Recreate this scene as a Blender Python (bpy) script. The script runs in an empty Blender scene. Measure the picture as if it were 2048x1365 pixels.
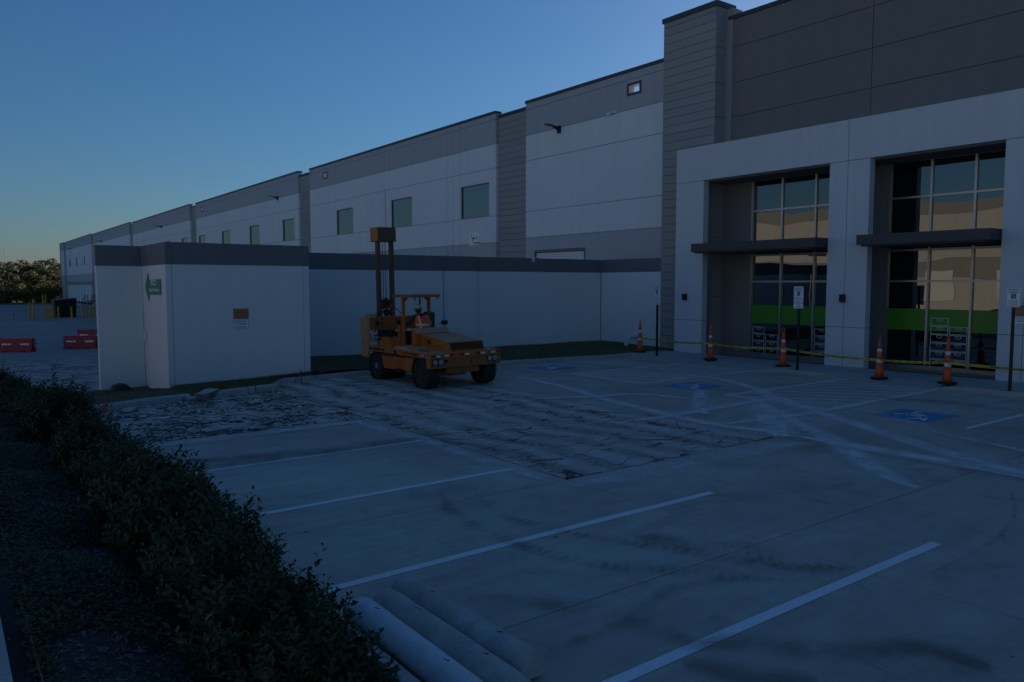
import bpy, bmesh, math, random
import numpy as np
from mathutils import Vector, Matrix
random.seed(7); rng = np.random.default_rng(11)
R = math.radians
scene = bpy.context.scene
COL = scene.collection

# ------------------------------------------------------------------ camera
# world: x runs into the building front, y along it (away to the left), z up
H = 2.55
def cam_setup():
    f, cx, cy = 1533.0, 1024.0, 682.5
    def ray(p): return np.array([(p[0]-cx)/f, -(p[1]-cy)/f, 1.0])
    a = ray((-130, 570)); a /= np.linalg.norm(a)
    b = ray((3060, 568)); b -= a*(a @ b); b /= np.linalg.norm(b)
    up = np.cross(a, b); up = up if up[1] > 0 else -up
    M = np.array([b, a, up])                  # camera (right, up, forward) -> world
    right, upw, fwd = M[:, 0], M[:, 1], M[:, 2]
    cam = bpy.data.cameras.new('camera'); co = bpy.data.objects.new('camera', cam)
    COL.objects.link(co)
    m = Matrix.Identity(4)
    for i in range(3):
        m[i][0] = right[i]; m[i][1] = upw[i]; m[i][2] = -fwd[i]
    m[2][3] = H
    co.matrix_world = m
    cam.sensor_width = 36; cam.lens = 36*f/2048
    cam.clip_start = 0.05; cam.clip_end = 5000
    scene.camera = co
cam_setup()

# ------------------------------------------------------------------ sky and sun
SUN_AZ, SUN_EL = 68.0, 18.0                   # degrees from +y towards +x; height
w = bpy.data.worlds.new('World'); scene.world = w; w.use_nodes = True
nt = w.node_tree; bg = nt.nodes['Background']
sky = nt.nodes.new('ShaderNodeTexSky'); sky.sky_type = 'NISHITA'; sky.sun_disc = False
sky.sun_elevation = R(SUN_EL); sky.sun_rotation = R(SUN_AZ)
sky.altitude = 150; sky.air_density = 1.4; sky.dust_density = 0.5; sky.ozone_density = 10.0
nt.links.new(sky.outputs[0], bg.inputs[0]); bg.inputs[1].default_value = 0.062
sl = bpy.data.lights.new('sun', 'SUN'); so = bpy.data.objects.new('sun', sl); COL.objects.link(so)
sl.energy = 5.0; sl.angle = R(0.5); sl.color = (1.0, 0.92, 0.82)
sd = Vector((math.sin(R(SUN_AZ))*math.cos(R(SUN_EL)), math.cos(R(SUN_AZ))*math.cos(R(SUN_EL)), math.sin(R(SUN_EL))))
so.rotation_euler = sd.to_track_quat('Z', 'Y').to_euler(); so.location = (40, 20, 60)
scene.view_settings.view_transform = 'Standard'; scene.view_settings.look = 'None'
scene.view_settings.exposure = 0.25; scene.view_settings.gamma = 1.0
scene.view_settings.use_curve_mapping = False
scene.cycles.max_bounces = 8
scene.cycles.transparent_max_bounces = 12

# ------------------------------------------------------------------ materials
MATS = {}
def newmat(name):
    m = bpy.data.materials.new(name); m.use_nodes = True
    MATS[name] = m
    return m, m.node_tree, m.node_tree.nodes['Principled BSDF']
def N(t, ty, **kw):
    n = t.nodes.new(ty)
    for k, v in kw.items():
        if k.startswith('i_'): n.inputs[k[2:].replace('_', ' ')].default_value = v
        else: setattr(n, k, v)
    return n
def math_n(t, op, a, b=None, c=None, clamp=False):
    n = t.nodes.new('ShaderNodeMath'); n.operation = op; n.use_clamp = clamp
    for i, v in enumerate((a, b, c)):
        if v is None: continue
        if isinstance(v, (int, float)): n.inputs[i].default_value = v
        else: t.links.new(v, n.inputs[i])
    return n.outputs[0]
def ramp(t, val, lo, hi, o0=0., o1=1., smooth=False):
    n = t.nodes.new('ShaderNodeMapRange'); n.interpolation_type = 'SMOOTHSTEP' if smooth else 'LINEAR'
    t.links.new(val, n.inputs[0])
    for i, v in zip((1, 2, 3, 4), (lo, hi, o0, o1)): n.inputs[i].default_value = v
    return n.outputs[0]
def mixc(t, fac, a, b):
    n = t.nodes.new('ShaderNodeMix'); n.data_type = 'RGBA'
    for s, v in ((n.inputs[0], fac), (n.inputs[6], a), (n.inputs[7], b)):
        if isinstance(v, (int, float)): s.default_value = v
        elif isinstance(v, tuple): s.default_value = (*v[:3], 1)
        else: t.links.new(v, s)
    return n.outputs[2]
def scalec(t, col, fac):
    n = t.nodes.new('ShaderNodeVectorMath'); n.operation = 'SCALE'
    if isinstance(col, tuple): n.inputs[0].default_value = col[:3]
    else: t.links.new(col, n.inputs[0])
    if isinstance(fac, (int, float)): n.inputs[3].default_value = fac
    else: t.links.new(fac, n.inputs[3])
    return n.outputs[0]
def noise(t, vec, scale, detail=4, rough=.55, dist=0.):
    n = t.nodes.new('ShaderNodeTexNoise'); n.inputs['Scale'].default_value = scale
    n.inputs['Detail'].default_value = detail; n.inputs['Roughness'].default_value = rough
    n.inputs['Distortion'].default_value = dist
    if vec is not None: t.links.new(vec, n.inputs['Vector'])
    return n.outputs[0]
def mapping(t, vec, sc=(1, 1, 1), rot=(0, 0, 0)):
    n = t.nodes.new('ShaderNodeMapping'); t.links.new(vec, n.inputs[0])
    n.inputs['Scale'].default_value = sc; n.inputs['Rotation'].default_value = rot
    return n.outputs[0]
def bump(t, bs, h, strength=.3, dist=.02):
    n = t.nodes.new('ShaderNodeBump'); n.inputs['Strength'].default_value = strength
    n.inputs['Distance'].default_value = dist
    t.links.new(h, n.inputs['Height']); t.links.new(n.outputs[0], bs.inputs['Normal'])
def wpos(t): return t.nodes.new('ShaderNodeNewGeometry').outputs['Position']

def basic(name, col, rough=.6, var=.12, scale=2.5, bmp=0., bscale=40, metallic=0., spec=.5, dirt=0., dirtcol=(.08, .07, .06), streak=0., objrand=0.):
    m, t, bs = newmat(name)
    p = wpos(t)
    n1 = noise(t, p, scale, 5, .6)
    n2 = noise(t, p, scale*9, 4, .6)
    f = math_n(t, 'ADD', math_n(t, 'MULTIPLY', n1, .65), math_n(t, 'MULTIPLY', n2, .35))
    v = ramp(t, f, .3, .7, 1-var, 1+var)
    if objrand:
        oi = t.nodes.new('ShaderNodeObjectInfo').outputs['Random']
        v = math_n(t, 'MULTIPLY', v, ramp(t, oi, 0, 1, 1-objrand, 1+objrand))
    if streak:
        st = noise(t, mapping(t, p, (2.2, 2.2, .12)), 1.6, 4, .6)
        v = math_n(t, 'MULTIPLY', v, ramp(t, st, .35, .75, 1+streak*.3, 1-streak))
    c = scalec(t, tuple(col), v)
    if dirt:
        d = noise(t, p, scale*2.2, 6, .7)
        c = mixc(t, math_n(t, 'MULTIPLY', ramp(t, d, .5, .72), dirt), c, tuple(dirtcol))
    t.links.new(c, bs.inputs['Base Color'])
    bs.inputs['Roughness'].default_value = rough; bs.inputs['Metallic'].default_value = metallic
    bs.inputs['Specular IOR Level'].default_value = spec
    if bmp: bump(t, bs, noise(t, p, bscale, 4, .6), bmp, .01)
    return m

basic('wall_light', (.78, .785, .785), .85, .035, .5, .15, 30, streak=.05)
basic('wall_mid', (.46, .46, .48), .85, .035, .5, .15, 30, streak=.06)
basic('wall_lower', (.50, .50, .505), .85, .035, .5, .15, 30, streak=.06)
basic('wall_board', (.34, .335, .315), .8, .04, .6, .1, 30, objrand=.05)
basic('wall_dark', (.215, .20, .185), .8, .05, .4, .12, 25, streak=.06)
basic('portal_light', (.66, .67, .675), .85, .035, .5, .12, 30, streak=.06)
basic('screen_white', (.78, .78, .775), .85, .03, .3, .12, 25, streak=.03)
basic('screen_dark', (.17, .175, .18), .85, .05, .5, .12, 25, streak=.08)
basic('groove', (.13, .13, .14), .9, .05)
basic('seam_grey', (.42, .42, .42), .9, .05)
basic('coping', (.065, .075, .085), .45, .05, 1., metallic=.3)
basic('canopy_metal', (.055, .06, .07), .45, .06, 1., metallic=.3)
basic('alu', (.42, .42, .42), .35, .05, 3., metallic=.75)
basic('alu_dark', (.12, .12, .125), .4, .05, 3., metallic=.4)
basic('door_white', (.82, .80, .78), .55, .05, 1.)
basic('roofing', (.45, .45, .44), .9)
basic('black_metal', (.018, .018, .02), .45, .1, 4., metallic=.2)
basic('grey_metal', (.25, .26, .27), .4, .08, 4., metallic=.6)
basic('galv', (.35, .36, .37), .45, .1, 4., metallic=.5)
basic('rubber', (.022, .022, .023), .8, .35, 6., .3, 30, dirt=.5, dirtcol=(.10, .09, .08))
basic('orange_paint', (.50, .14, .022), .5, .12, 3., .04, 60, dirt=.7, dirtcol=(.30, .16, .08), spec=.3)
basic('orange_dusty', (.52, .30, .16), .75, .18, 3., .1, 50, dirt=.7, dirtcol=(.30, .22, .17))
basic('orange_worn', (.36, .13, .035), .65, .25, 5., .2, 40, dirt=.8, dirtcol=(.14, .08, .045))
basic('steel_dark', (.045, .042, .04), .5, .3, 6., metallic=.4, dirt=.4, dirtcol=(.12, .08, .05))
basic('steel_rust', (.15, .075, .042), .7, .3, 6., .2, 40, dirt=.6)
basic('cone_orange', (.80, .11, .018), .5, .12, 8., dirt=.35, dirtcol=(.22, .05, .02))
basic('reflect_white', (.72, .72, .70), .4, .06, 9.)
basic('cone_base', (.02, .02, .022), .8, .2, 6.)
basic('barrier_red', (.36, .025, .03), .5, .12, 3., dirt=.3, dirtcol=(.2, .03, .03))
basic('yellow_paint', (.52, .33, .02), .5, .1, 3., dirt=.3, dirtcol=(.3, .2, .03))
basic('tape_yellow', (.50, .40, .03), .4, .08, 6.)
basic('sign_white', (.86, .87, .85), .35, .03, 6.)
basic('sign_green', (.025, .22, .10), .4, .03, 6.)
basic('sign_blue', (.015, .06, .32), .4, .03, 6.)
basic('sign_green_text', (.02, .22, .13), .4, .02, 6.)
basic('sign_black', (.02, .02, .025), .5, .03, 6.)
basic('sign_brown', (.48, .25, .09), .5, .05, 6.)
basic('sign_navy', (.02, .035, .12), .5, .03, 6.)
basic('paint_white', (.87, .87, .86), .7, .07, 6., .1, 60, dirt=.22, dirtcol=(.5, .5, .49))
basic('vinyl_green', (.07, .28, .02), .35, .03, 2.)
basic('vinyl_white', (.72, .74, .78), .4, .03, 4.)
basic('kerb_concrete', (.43, .43, .41), .9, .16, 2., .35, 30, dirt=.4, dirtcol=(.14, .14, .13))
basic('stop_concrete', (.50, .48, .44), .92, .28, 5., 1.0, 45, dirt=.4, dirtcol=(.26, .25, .22))
basic('stop_white', (.70, .71, .72), .9, .16, 3., .8, 30, dirt=.4, dirtcol=(.42, .42, .42))
basic('walk_concrete', (.45, .445, .42), .9, .12, 1.2, .25, 40, dirt=.3, dirtcol=(.19, .19, .18), objrand=.05)
basic('soil', (.05, .042, .035), .95, .3, 5., .6, 25)
basic('far_ground', (.17, .15, .07), .95, .2, .05)
basic('bounce_concrete', (.45, .44, .42), .92, .15, .4, .3, 60)  # unseen pale concrete road, colour raised to bounce sunlight onto the front
basic('pvc_white', (.72, .73, .75), .35, .04, 5.)
basic('bark', (.07, .052, .04), .9, .25, 5., .4, 20)
basic('stem_green', (.06, .055, .025), .8, .2, 10.)
basic('mulch', (.20, .17, .15), .9, .3, 20., objrand=.3)
basic('hat_white', (.70, .70, .68), .35, .05, 6.)
basic('vest_orange', (.95, .11, .015), .75, .1, 12., .2, 60)
basic('vest_silver', (.58, .62, .52), .5, .06, 12.)
basic('cloth_navy', (.025, .028, .04), .9, .2, 12., .2, 60)
basic('skin', (.30, .16, .105), .55, .06, 12.)
basic('lens_white', (.30, .32, .33), .12, .05, 9.)
basic('lens_red', (.35, .01, .015), .25, .05, 9.)
basic('logo_red', (.42, .03, .02), .5, .05, 9.)
basic('letter_black', (.02, .018, .016), .5, .05, 9.)
basic('lit_tan', (.26, .24, .20), .85, .06, .3, streak=.1)
basic('lit_tan_dark', (.14, .13, .11), .85, .06, .3, streak=.1)
basic('lit_door', (.33, .31, .26), .7, .06, .5)
basic('dark_hole', (.012, .012, .013), .9, .1, 9.)
basic('flag_orange', (.75, .16, .07), .6, .05, 9.)

def glass(name, tint, ior, wob=.0, rough=.0):
    m, t, bs = newmat(name)
    bs.inputs['Base Color'].default_value = (*tint, 1); bs.inputs['Roughness'].default_value = rough
    bs.inputs['IOR'].default_value = ior; bs.inputs['Specular IOR Level'].default_value = .5
    if wob:
        p = wpos(t)
        n = noise(t, mapping(t, p, (1, .55, .8)), .9, 1.5, .4)
        bump(t, bs, n, wob, .05)
    return m
glass('glass_dark', (.004, .006, .008), 2.3, .13)
glass('glass_sky', (.01, .02, .025), 3.0, .03)
glass('lamp_glass', (.25, .26, .27), 1.6)

def lot_concrete(name, base=(.52, .465, .385), broken=False):
    m, t, bs = newmat(name)
    p = wpos(t)
    big = noise(t, p, .35, 5, .6, .4)
    mid = noise(t, p, 1.7, 6, .65)
    fine = noise(t, p, 28, 4, .6)
    sx = noise(t, mapping(t, p, (.5, 5.5, 1)), 1.1, 5, .65, .3)       # brushed streaks along x
    v = ramp(t, big, .3, .7, .86, 1.12)
    v = math_n(t, 'MULTIPLY', v, ramp(t, mid, .3, .75, 1.08, .86))
    v = math_n(t, 'MULTIPLY', v, ramp(t, sx, .35, .72, 1.08, .88))
    v = math_n(t, 'MULTIPLY', v, ramp(t, fine, .3, .7, .94, 1.06))
    oi = t.nodes.new('ShaderNodeObjectInfo').outputs['Random']
    v = math_n(t, 'MULTIPLY', v, ramp(t, oi, 0, 1, .95, 1.05))
    c = scalec(t, base, v)
    # dark blotches: oil and damp spots, pale dust clouds
    st = noise(t, mapping(t, p, (.8, 1.25, 1)), .8, 7, .68, .6)
    c = mixc(t, ramp(t, st, .52, .70, 0, .62), c, (.25, .225, .185))
    st2 = noise(t, mapping(t, p, (1.6, .7, 1), (0, 0, .5)), 1.9, 7, .72, .9)
    c = mixc(t, ramp(t, st2, .58, .72, 0, .5), c, (.17, .155, .13))
    ds = noise(t, mapping(t, p, (1, .7, 1)), .45, 6, .62, .8)
    c = mixc(t, ramp(t, ds, .50, .70, 0, .5), c, (.66, .625, .57))
    sp = t.nodes.new('ShaderNodeTexVoronoi'); sp.inputs['Scale'].default_value = 1.7
    t.links.new(p, sp.inputs['Vector'])
    spot = ramp(t, sp.outputs['Distance'], .035, .055, .75, 0)
    c = mixc(t, spot, c, (.06, .06, .058))
    if broken:
        geo = t.nodes.new('ShaderNodeNewGeometry')
        nz = t.nodes.new('ShaderNodeSeparateXYZ'); t.links.new(geo.outputs['Normal'], nz.inputs[0])
        xyz = t.nodes.new('ShaderNodeSeparateXYZ'); t.links.new(geo.outputs['Position'], xyz.inputs[0])
        upf = ramp(t, nz.outputs[2], .75, .9)
        rc = mixc(t, ramp(t, mid, .4, .6), (.15, .135, .12), (.26, .245, .22))  # side faces coloured darker, a painted shade that deepens the relief
        c = mixc(t, upf, rc, c)
        # rows of crushed, dirty rubble along y; pale dust on the strips left between them
        ph = math_n(t, 'ADD', xyz.outputs[0], math_n(t, 'MULTIPLY', math_n(t, 'SINE', math_n(t, 'MULTIPLY', xyz.outputs[1], 1.3)), .10))
        ph = math_n(t, 'ADD', ph, math_n(t, 'MULTIPLY', math_n(t, 'SINE', math_n(t, 'MULTIPLY_ADD', xyz.outputs[1], 3.1, 1.0)), .06))
        wn = noise(t, mapping(t, p, (1, .7, 1)), .9, 4, .6)
        ph = math_n(t, 'ADD', ph, math_n(t, 'MULTIPLY', math_n(t, 'SUBTRACT', wn, .5), .55))
        fr = math_n(t, 'FRACT', math_n(t, 'DIVIDE', math_n(t, 'SUBTRACT', ph, 6.72), .74))
        rr = math_n(t, 'MULTIPLY', math_n(t, 'ABSOLUTE', math_n(t, 'SUBTRACT', fr, .5)), 2.0)
        nz1 = noise(t, mapping(t, p, (1.6, .8, 1)), 2.4, 7, .72, .4)
        rowm = math_n(t, 'MULTIPLY', ramp(t, rr, .35, .85), ramp(t, nz1, .40, .60))
        rowm = math_n(t, 'MULTIPLY', rowm, ramp(t, noise(t, p, .55, 4, .6), .36, .56, .25, 1))
        zone = ramp(t, xyz.outputs[0], 6.4, 6.6)
        c = mixc(t, math_n(t, 'MULTIPLY', math_n(t, 'MULTIPLY', rowm, zone), .66), c, (.17, .145, .115))
        dustm = math_n(t, 'MULTIPLY', ramp(t, rr, .50, .15), ramp(t, noise(t, p, 1.1, 6, .65, .5), .40, .62))
        c = mixc(t, math_n(t, 'MULTIPLY', math_n(t, 'MULTIPLY', dustm, upf), .6), c, (.74, .70, .64))
        wear = ramp(t, noise(t, p, 5., 4, .7), .45, .55)
        for y0, x0, x1 in ((8.36, 6.6, 7.3), (10.78, 6.7, 8.2), (15.95, 2.4, 5.6), (18.1, 5.6, 7.6), (13.4, 7, 8.4)):
            d = math_n(t, 'ABSOLUTE', math_n(t, 'SUBTRACT', xyz.outputs[1], y0))
            k = ramp(t, d, .045, .055, 1, 0)
            k = math_n(t, 'MULTIPLY', k, ramp(t, xyz.outputs[0], x0, x0+.05))
            k = math_n(t, 'MULTIPLY', k, ramp(t, xyz.outputs[0], x1, x1+.05, 1, 0))
            k = math_n(t, 'MULTIPLY', math_n(t, 'MULTIPLY', k, upf), wear)
            c = mixc(t, math_n(t, 'MULTIPLY', k, .8), c, (.62, .63, .65))
    t.links.new(c, bs.inputs['Base Color'])
    t.links.new(ramp(t, st, .5, .75, .88, .6), bs.inputs['Roughness'])
    bs.inputs['Specular IOR Level'].default_value = .35
    h = math_n(t, 'ADD', math_n(t, 'MULTIPLY', fine, .4), math_n(t, 'MULTIPLY', sx, .6))
    bump(t, bs, h, .35 if not broken else .6, .012)
    return m
lot_concrete('lot')
lot_concrete('lot_broken', (.53, .475, .40), True)

def yard_mat():
    m, t, bs = newmat('yard')
    p = wpos(t)
    big = noise(t, p, .12, 5, .6, .4)
    st = noise(t, mapping(t, p, (.9, .35, 1)), 1.6, 6, .7, .6)
    xyz = t.nodes.new('ShaderNodeSeparateXYZ'); t.links.new(p, xyz.inputs[0])
    near = ramp(t, xyz.outputs[1], 44, 52, 1, 0)
    c = scalec(t, (.28, .275, .26), ramp(t, big, .3, .7, .85, 1.15))
    rough = mixc(t, ramp(t, st, .40, .58), (.07, .068, .065), (.46, .44, .41))
    c = mixc(t, math_n(t, 'MULTIPLY', near, .8), c, rough)
    t.links.new(c, bs.inputs['Base Color']); bs.inputs['Roughness'].default_value = .9
    vo = t.nodes.new('ShaderNodeTexVoronoi'); vo.inputs['Scale'].default_value = 3.0
    t.links.new(mapping(t, p, (1, .6, 1)), vo.inputs['Vector'])
    bump(t, bs, math_n(t, 'MULTIPLY', math_n(t, 'ADD', vo.outputs['Distance'], st), near), .8, .08)
yard_mat()

def leaf_mat(name, cols, trans=.25, rough=.45):
    m, t, bs = newmat(name)
    p = wpos(t)
    n = noise(t, p, 9, 2, .6)
    n2 = noise(t, p, 1.3, 3, .6)
    geo = t.nodes.new('ShaderNodeNewGeometry')
    r = geo.outputs['Random Per Island']
    c = mixc(t, ramp(t, math_n(t, 'ADD', math_n(t, 'MULTIPLY', n2, .5), math_n(t, 'MULTIPLY', r, .5)), .25, .75), cols[0], cols[1])
    c = mixc(t, ramp(t, r, .86, .98, 0, .8), c, cols[2])
    t.links.new(c, bs.inputs['Base Color']); bs.inputs['Roughness'].default_value = rough
    bs.inputs['Specular IOR Level'].default_value = .3
    tr = t.nodes.new('ShaderNodeBsdfTranslucent'); t.links.new(c, tr.inputs[0])
    mx = t.nodes.new('ShaderNodeMixShader'); mx.inputs[0].default_value = trans
    out = t.nodes['Material Output']
    t.links.new(bs.outputs[0], mx.inputs[1]); t.links.new(tr.outputs[0], mx.inputs[2]); t.links.new(mx.outputs[0], out.inputs[0])
leaf_mat('leaf_hedge', ((.024, .046, .016), (.056, .088, .03), (.13, .13, .055)), .2)
leaf_mat('leaf_cover', ((.03, .046, .018), (.06, .08, .03), (.15, .11, .05)), .15)
leaf_mat('grass_blade', ((.09, .10, .035), (.15, .14, .055), (.26, .22, .11)), .25, .6)
basic('grass_base', (.10, .105, .045), .95, .3, 4., .6, 40, dirt=.5, dirtcol=(.17, .14, .08))
def tree_mat():
    m, t, bs = newmat('leaf_tree')
    oi = t.nodes.new('ShaderNodeObjectInfo').outputs['Random']
    geo = t.nodes.new('ShaderNodeNewGeometry')
    rmp = t.nodes.new('ShaderNodeValToRGB'); t.links.new(oi, rmp.inputs[0])
    el = rmp.color_ramp.elements
    el[0].position = 0; el[0].color = (.14, .13, .05, 1)
    el[1].position = 1; el[1].color = (.14, .085, .045, 1)
    for pos, c in ((.25, (.17, .145, .05)), (.45, (.12, .13, .05)), (.62, (.13, .11, .058)), (.8, (.115, .105, .058))):
        e = el.new(pos); e.color = (*c, 1)
    c = scalec(t, rmp.outputs[0], ramp(t, geo.outputs['Random Per Island'], 0, 1, .6, 1.45))
    t.links.new(c, bs.inputs['Base Color']); bs.inputs['Roughness'].default_value = .7
    tr = t.nodes.new('ShaderNodeBsdfTranslucent'); t.links.new(c, tr.inputs[0])
    mx = t.nodes.new('ShaderNodeMixShader'); mx.inputs[0].default_value = .25
    t.links.new(bs.outputs[0], mx.inputs[1]); t.links.new(tr.outputs[0], mx.inputs[2])
    t.links.new(mx.outputs[0], t.nodes['Material Output'].inputs[0])
tree_mat()

def decal(name, col, strength=.7, scale=7., treads=0., edge=.35, rough=.9, lo=.35, hi=.65, stmin=.45):
    """flat mark on the ground: uv.x across 0..1, uv.y metres along; noise and edge wear give the gaps"""
    m, t, bs = newmat(name)
    uv = t.nodes.new('ShaderNodeUVMap').outputs[0]
    s = t.nodes.new('ShaderNodeSeparateXYZ'); t.links.new(uv, s.inputs[0])
    ed = math_n(t, 'ABSOLUTE', math_n(t, 'SUBTRACT', s.outputs[0], .5))
    a = ramp(t, ed, .5-edge, .5, 1, 0, True)
    p = wpos(t)
    a = math_n(t, 'MULTIPLY', a, ramp(t, noise(t, p, scale, 6, .68), lo, hi))
    st = noise(t, mapping(t, uv, (9., .35, 1)), 2.2, 4, .6)
    a = math_n(t, 'MULTIPLY', a, ramp(t, st, .3, .65, stmin, 1))
    if treads:
        ph = math_n(t, 'ADD', math_n(t, 'MULTIPLY', s.outputs[1], treads), math_n(t, 'MULTIPLY', ed, 5.))
        sn = math_n(t, 'SINE', ph)
        a = math_n(t, 'MULTIPLY', a, ramp(t, math_n(t, 'ADD', sn, math_n(t, 'MULTIPLY', noise(t, p, 9, 5, .75), 3.2)), .7, 2.4, .15, 1))
    a = math_n(t, 'MULTIPLY', a, strength, clamp=True)
    bs.inputs['Base Color'].default_value = (*col, 1); bs.inputs['Roughness'].default_value = rough
    t.links.new(a, bs.inputs['Alpha'])
    return m
decal('dust', (.86, .84, .80), 1.0, 1.8, 0, .42, .9, .22, .54, .55)
decal('dust_soft', (.80, .785, .76), .8, 1.6, 0, .5, .9, .3, .6, .6)
decal('tread_dark', (.08, .077, .07), .72, 1.7, 62., .5, .9, .4, .66)
decal('scuff_dark', (.10, .098, .092), .45, 3., 0, .5)
decal('damp', (.15, .14, .125), .7, 1.6, 0, .5, .6, .3, .6)
decal('worn_blue', (.05, .36, .66), .98, 3., 0, .25, .8, .3, .48, .7)
decal('worn_white', (.90, .90, .89), 1.0, 4., 0, .04, .8, .12, .34, .85)

# ------------------------------------------------------------------ mesh helpers
def BM(): return bmesh.new()
def bx(bm, x0, x1, y0, y1, z0, z1):
    v = [bm.verts.new(c) for c in ((x0, y0, z0), (x1, y0, z0), (x1, y1, z0), (x0, y1, z0), (x0, y0, z1), (x1, y0, z1), (x1, y1, z1), (x0, y1, z1))]
    for f in ((3, 2, 1, 0), (4, 5, 6, 7), (0, 1, 5, 4), (1, 2, 6, 5), (2, 3, 7, 6), (3, 0, 4, 7)):
        bm.faces.new([v[i] for i in f])
    return v
def prism(bm, pts, d):
    """polygon pts (3d) extruded by vector d"""
    a = [bm.verts.new(p) for p in pts]; b = [bm.verts.new((p[0]+d[0], p[1]+d[1], p[2]+d[2])) for p in pts]
    n = len(pts)
    bm.faces.new(a[::-1]); bm.faces.new(b)
    for i in range(n): bm.faces.new((a[i], a[(i+1) % n], b[(i+1) % n], b[i]))
    return a+b
def tube(bm, p0, p1, r0, r1=None, n=12, caps=True):
    r1 = r0 if r1 is None else r1
    p0, p1 = Vector(p0), Vector(p1); ax = (p1-p0).normalized()
    u = ax.orthogonal().normalized(); v = ax.cross(u)
    A = [bm.verts.new(p0+(u*math.cos(k)+v*math.sin(k))*r0) for k in [2*math.pi*i/n for i in range(n)]]
    B = [bm.verts.new(p1+(u*math.cos(k)+v*math.sin(k))*r1) for k in [2*math.pi*i/n for i in range(n)]]
    for i in range(n): bm.faces.new((A[i], A[(i+1) % n], B[(i+1) % n], B[i]))
    if caps: bm.faces.new(A[::-1]); bm.faces.new(B)
def path_tube(bm, pts, r, n=8):
    pts = [Vector(p) for p in pts]; rings = []
    for i, p in enumerate(pts):
        d = (pts[min(i+1, len(pts)-1)]-pts[max(i-1, 0)]).normalized()
        ref = Vector((0, 0, 1)) if abs(d.z) < .95 else Vector((1, 0, 0))
        u = d.cross(ref).normalized(); v = u.cross(d)
        rr = r[i] if isinstance(r, (list, tuple)) else r
        rings.append([bm.verts.new(p+(u*math.cos(k)+v*math.sin(k))*rr) for k in [2*math.pi*j/n for j in range(n)]])
    for a, b in zip(rings, rings[1:]):
        for j in range(n): bm.faces.new((a[j], a[(j+1) % n], b[(j+1) % n], b[j]))
    bm.faces.new(rings[0][::-1]); bm.faces.new(rings[-1])
def lathe(bm, prof, c=(0, 0, 0), n=20, axis='z'):
    rings = []
    for r, h in prof:
        ring = []
        for i in range(n):
            k = 2*math.pi*i/n; a, b = r*math.cos(k), r*math.sin(k)
            q = {'z': (a, b, h), 'x': (h, a, b), 'y': (b, h, a)}[axis]
            ring.append(bm.verts.new((c[0]+q[0], c[1]+q[1], c[2]+q[2])))
        rings.append(ring)
    for a, b in zip(rings, rings[1:]):
        for j in range(n): bm.faces.new((a[j], a[(j+1) % n], b[(j+1) % n], b[j]))
    bm.faces.new(rings[0][::-1]); bm.faces.new(rings[-1])
def bev(bm, w=.01, seg=1):
    es = [e for e in bm.edges if len(e.link_faces) == 2 and e.calc_face_angle(0) > .5]
    bmesh.ops.bevel(bm, geom=es, offset=w, segments=seg, affect='EDGES', clamp_overlap=True)
def root_loc(o):
    v = Vector((0, 0, 0))
    while o is not None: v = v+o.location; o = o.parent
    return v
def finish(o, parent, label, cat, group, kind):
    COL.objects.link(o)
    if parent is not None: o.parent = parent
    if label: o['label'] = label
    if cat: o['category'] = cat
    if group: o['group'] = group
    if kind: o['kind'] = kind
    return o
def obj(name, bm, mat, parent=None, label=None, cat=None, group=None, kind=None, smooth=False, bevel=0, loc=None):
    """bmesh in world coordinates -> object; the origin goes to the parent's place (or loc)"""
    if bevel: bev(bm, bevel)
    bmesh.ops.recalc_face_normals(bm, faces=bm.faces)
    off = root_loc(parent) if parent is not None else Vector(loc or (0, 0, 0))
    if off.length: bmesh.ops.translate(bm, verts=bm.verts, vec=-off)
    me = bpy.data.meshes.new(name); bm.to_mesh(me); bm.free()
    if smooth:
        for p in me.polygons: p.use_smooth = True
    for mm in (mat if isinstance(mat, (list, tuple)) else [mat]): me.materials.append(MATS[mm])
    o = bpy.data.objects.new(name, me)
    if parent is None and off.length: o.location = off
    return finish(o, parent, label, cat, group, kind)
def box(name, x0, x1, y0, y1, z0, z1, mat, parent=None, bevel=0, **kw):
    b = BM(); bx(b, x0, x1, y0, y1, z0, z1)
    return obj(name, b, mat, parent, bevel=bevel, **kw)
def thing(name, label, cat, loc=(0, 0, 0), group=None, kind=None):
    o = bpy.data.objects.new(name, None); o.location = loc; o.empty_display_size = .2
    return finish(o, None, label, cat, group, kind)
def dup(root, loc=None, rotz=None, label=None):
    r = root.copy(); COL.objects.link(r)
    if loc is not None: r.location = loc
    if rotz is not None: r.rotation_euler = (r.rotation_euler[0], r.rotation_euler[1], rotz)
    if label: r['label'] = label
    for ch in list(root.children):
        c = ch.copy(); COL.objects.link(c); c.parent = r
        for g in list(ch.children):
            d = g.copy(); COL.objects.link(d); d.parent = c
    return r
def mesh_np(name, verts, faces, mat, parent=None, uv=None, **kw):
    me = bpy.data.meshes.new(name)
    off = root_loc(parent) if parent is not None else Vector((0, 0, 0))
    verts = np.asarray(verts, float)-np.array(off)
    me.from_pydata(verts.tolist(), [], faces if isinstance(faces, list) else faces.tolist())
    if uv is not None:
        l = me.uv_layers.new(name='UVMap')
        for lp in me.loops: l.data[lp.index].uv = uv[lp.vertex_index]
    me.materials.append(MATS[mat]); me.update()
    o = bpy.data.objects.new(name, me)
    return finish(o, parent, kw.get('label'), kw.get('cat'), kw.get('group'), kw.get('kind'))
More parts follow.
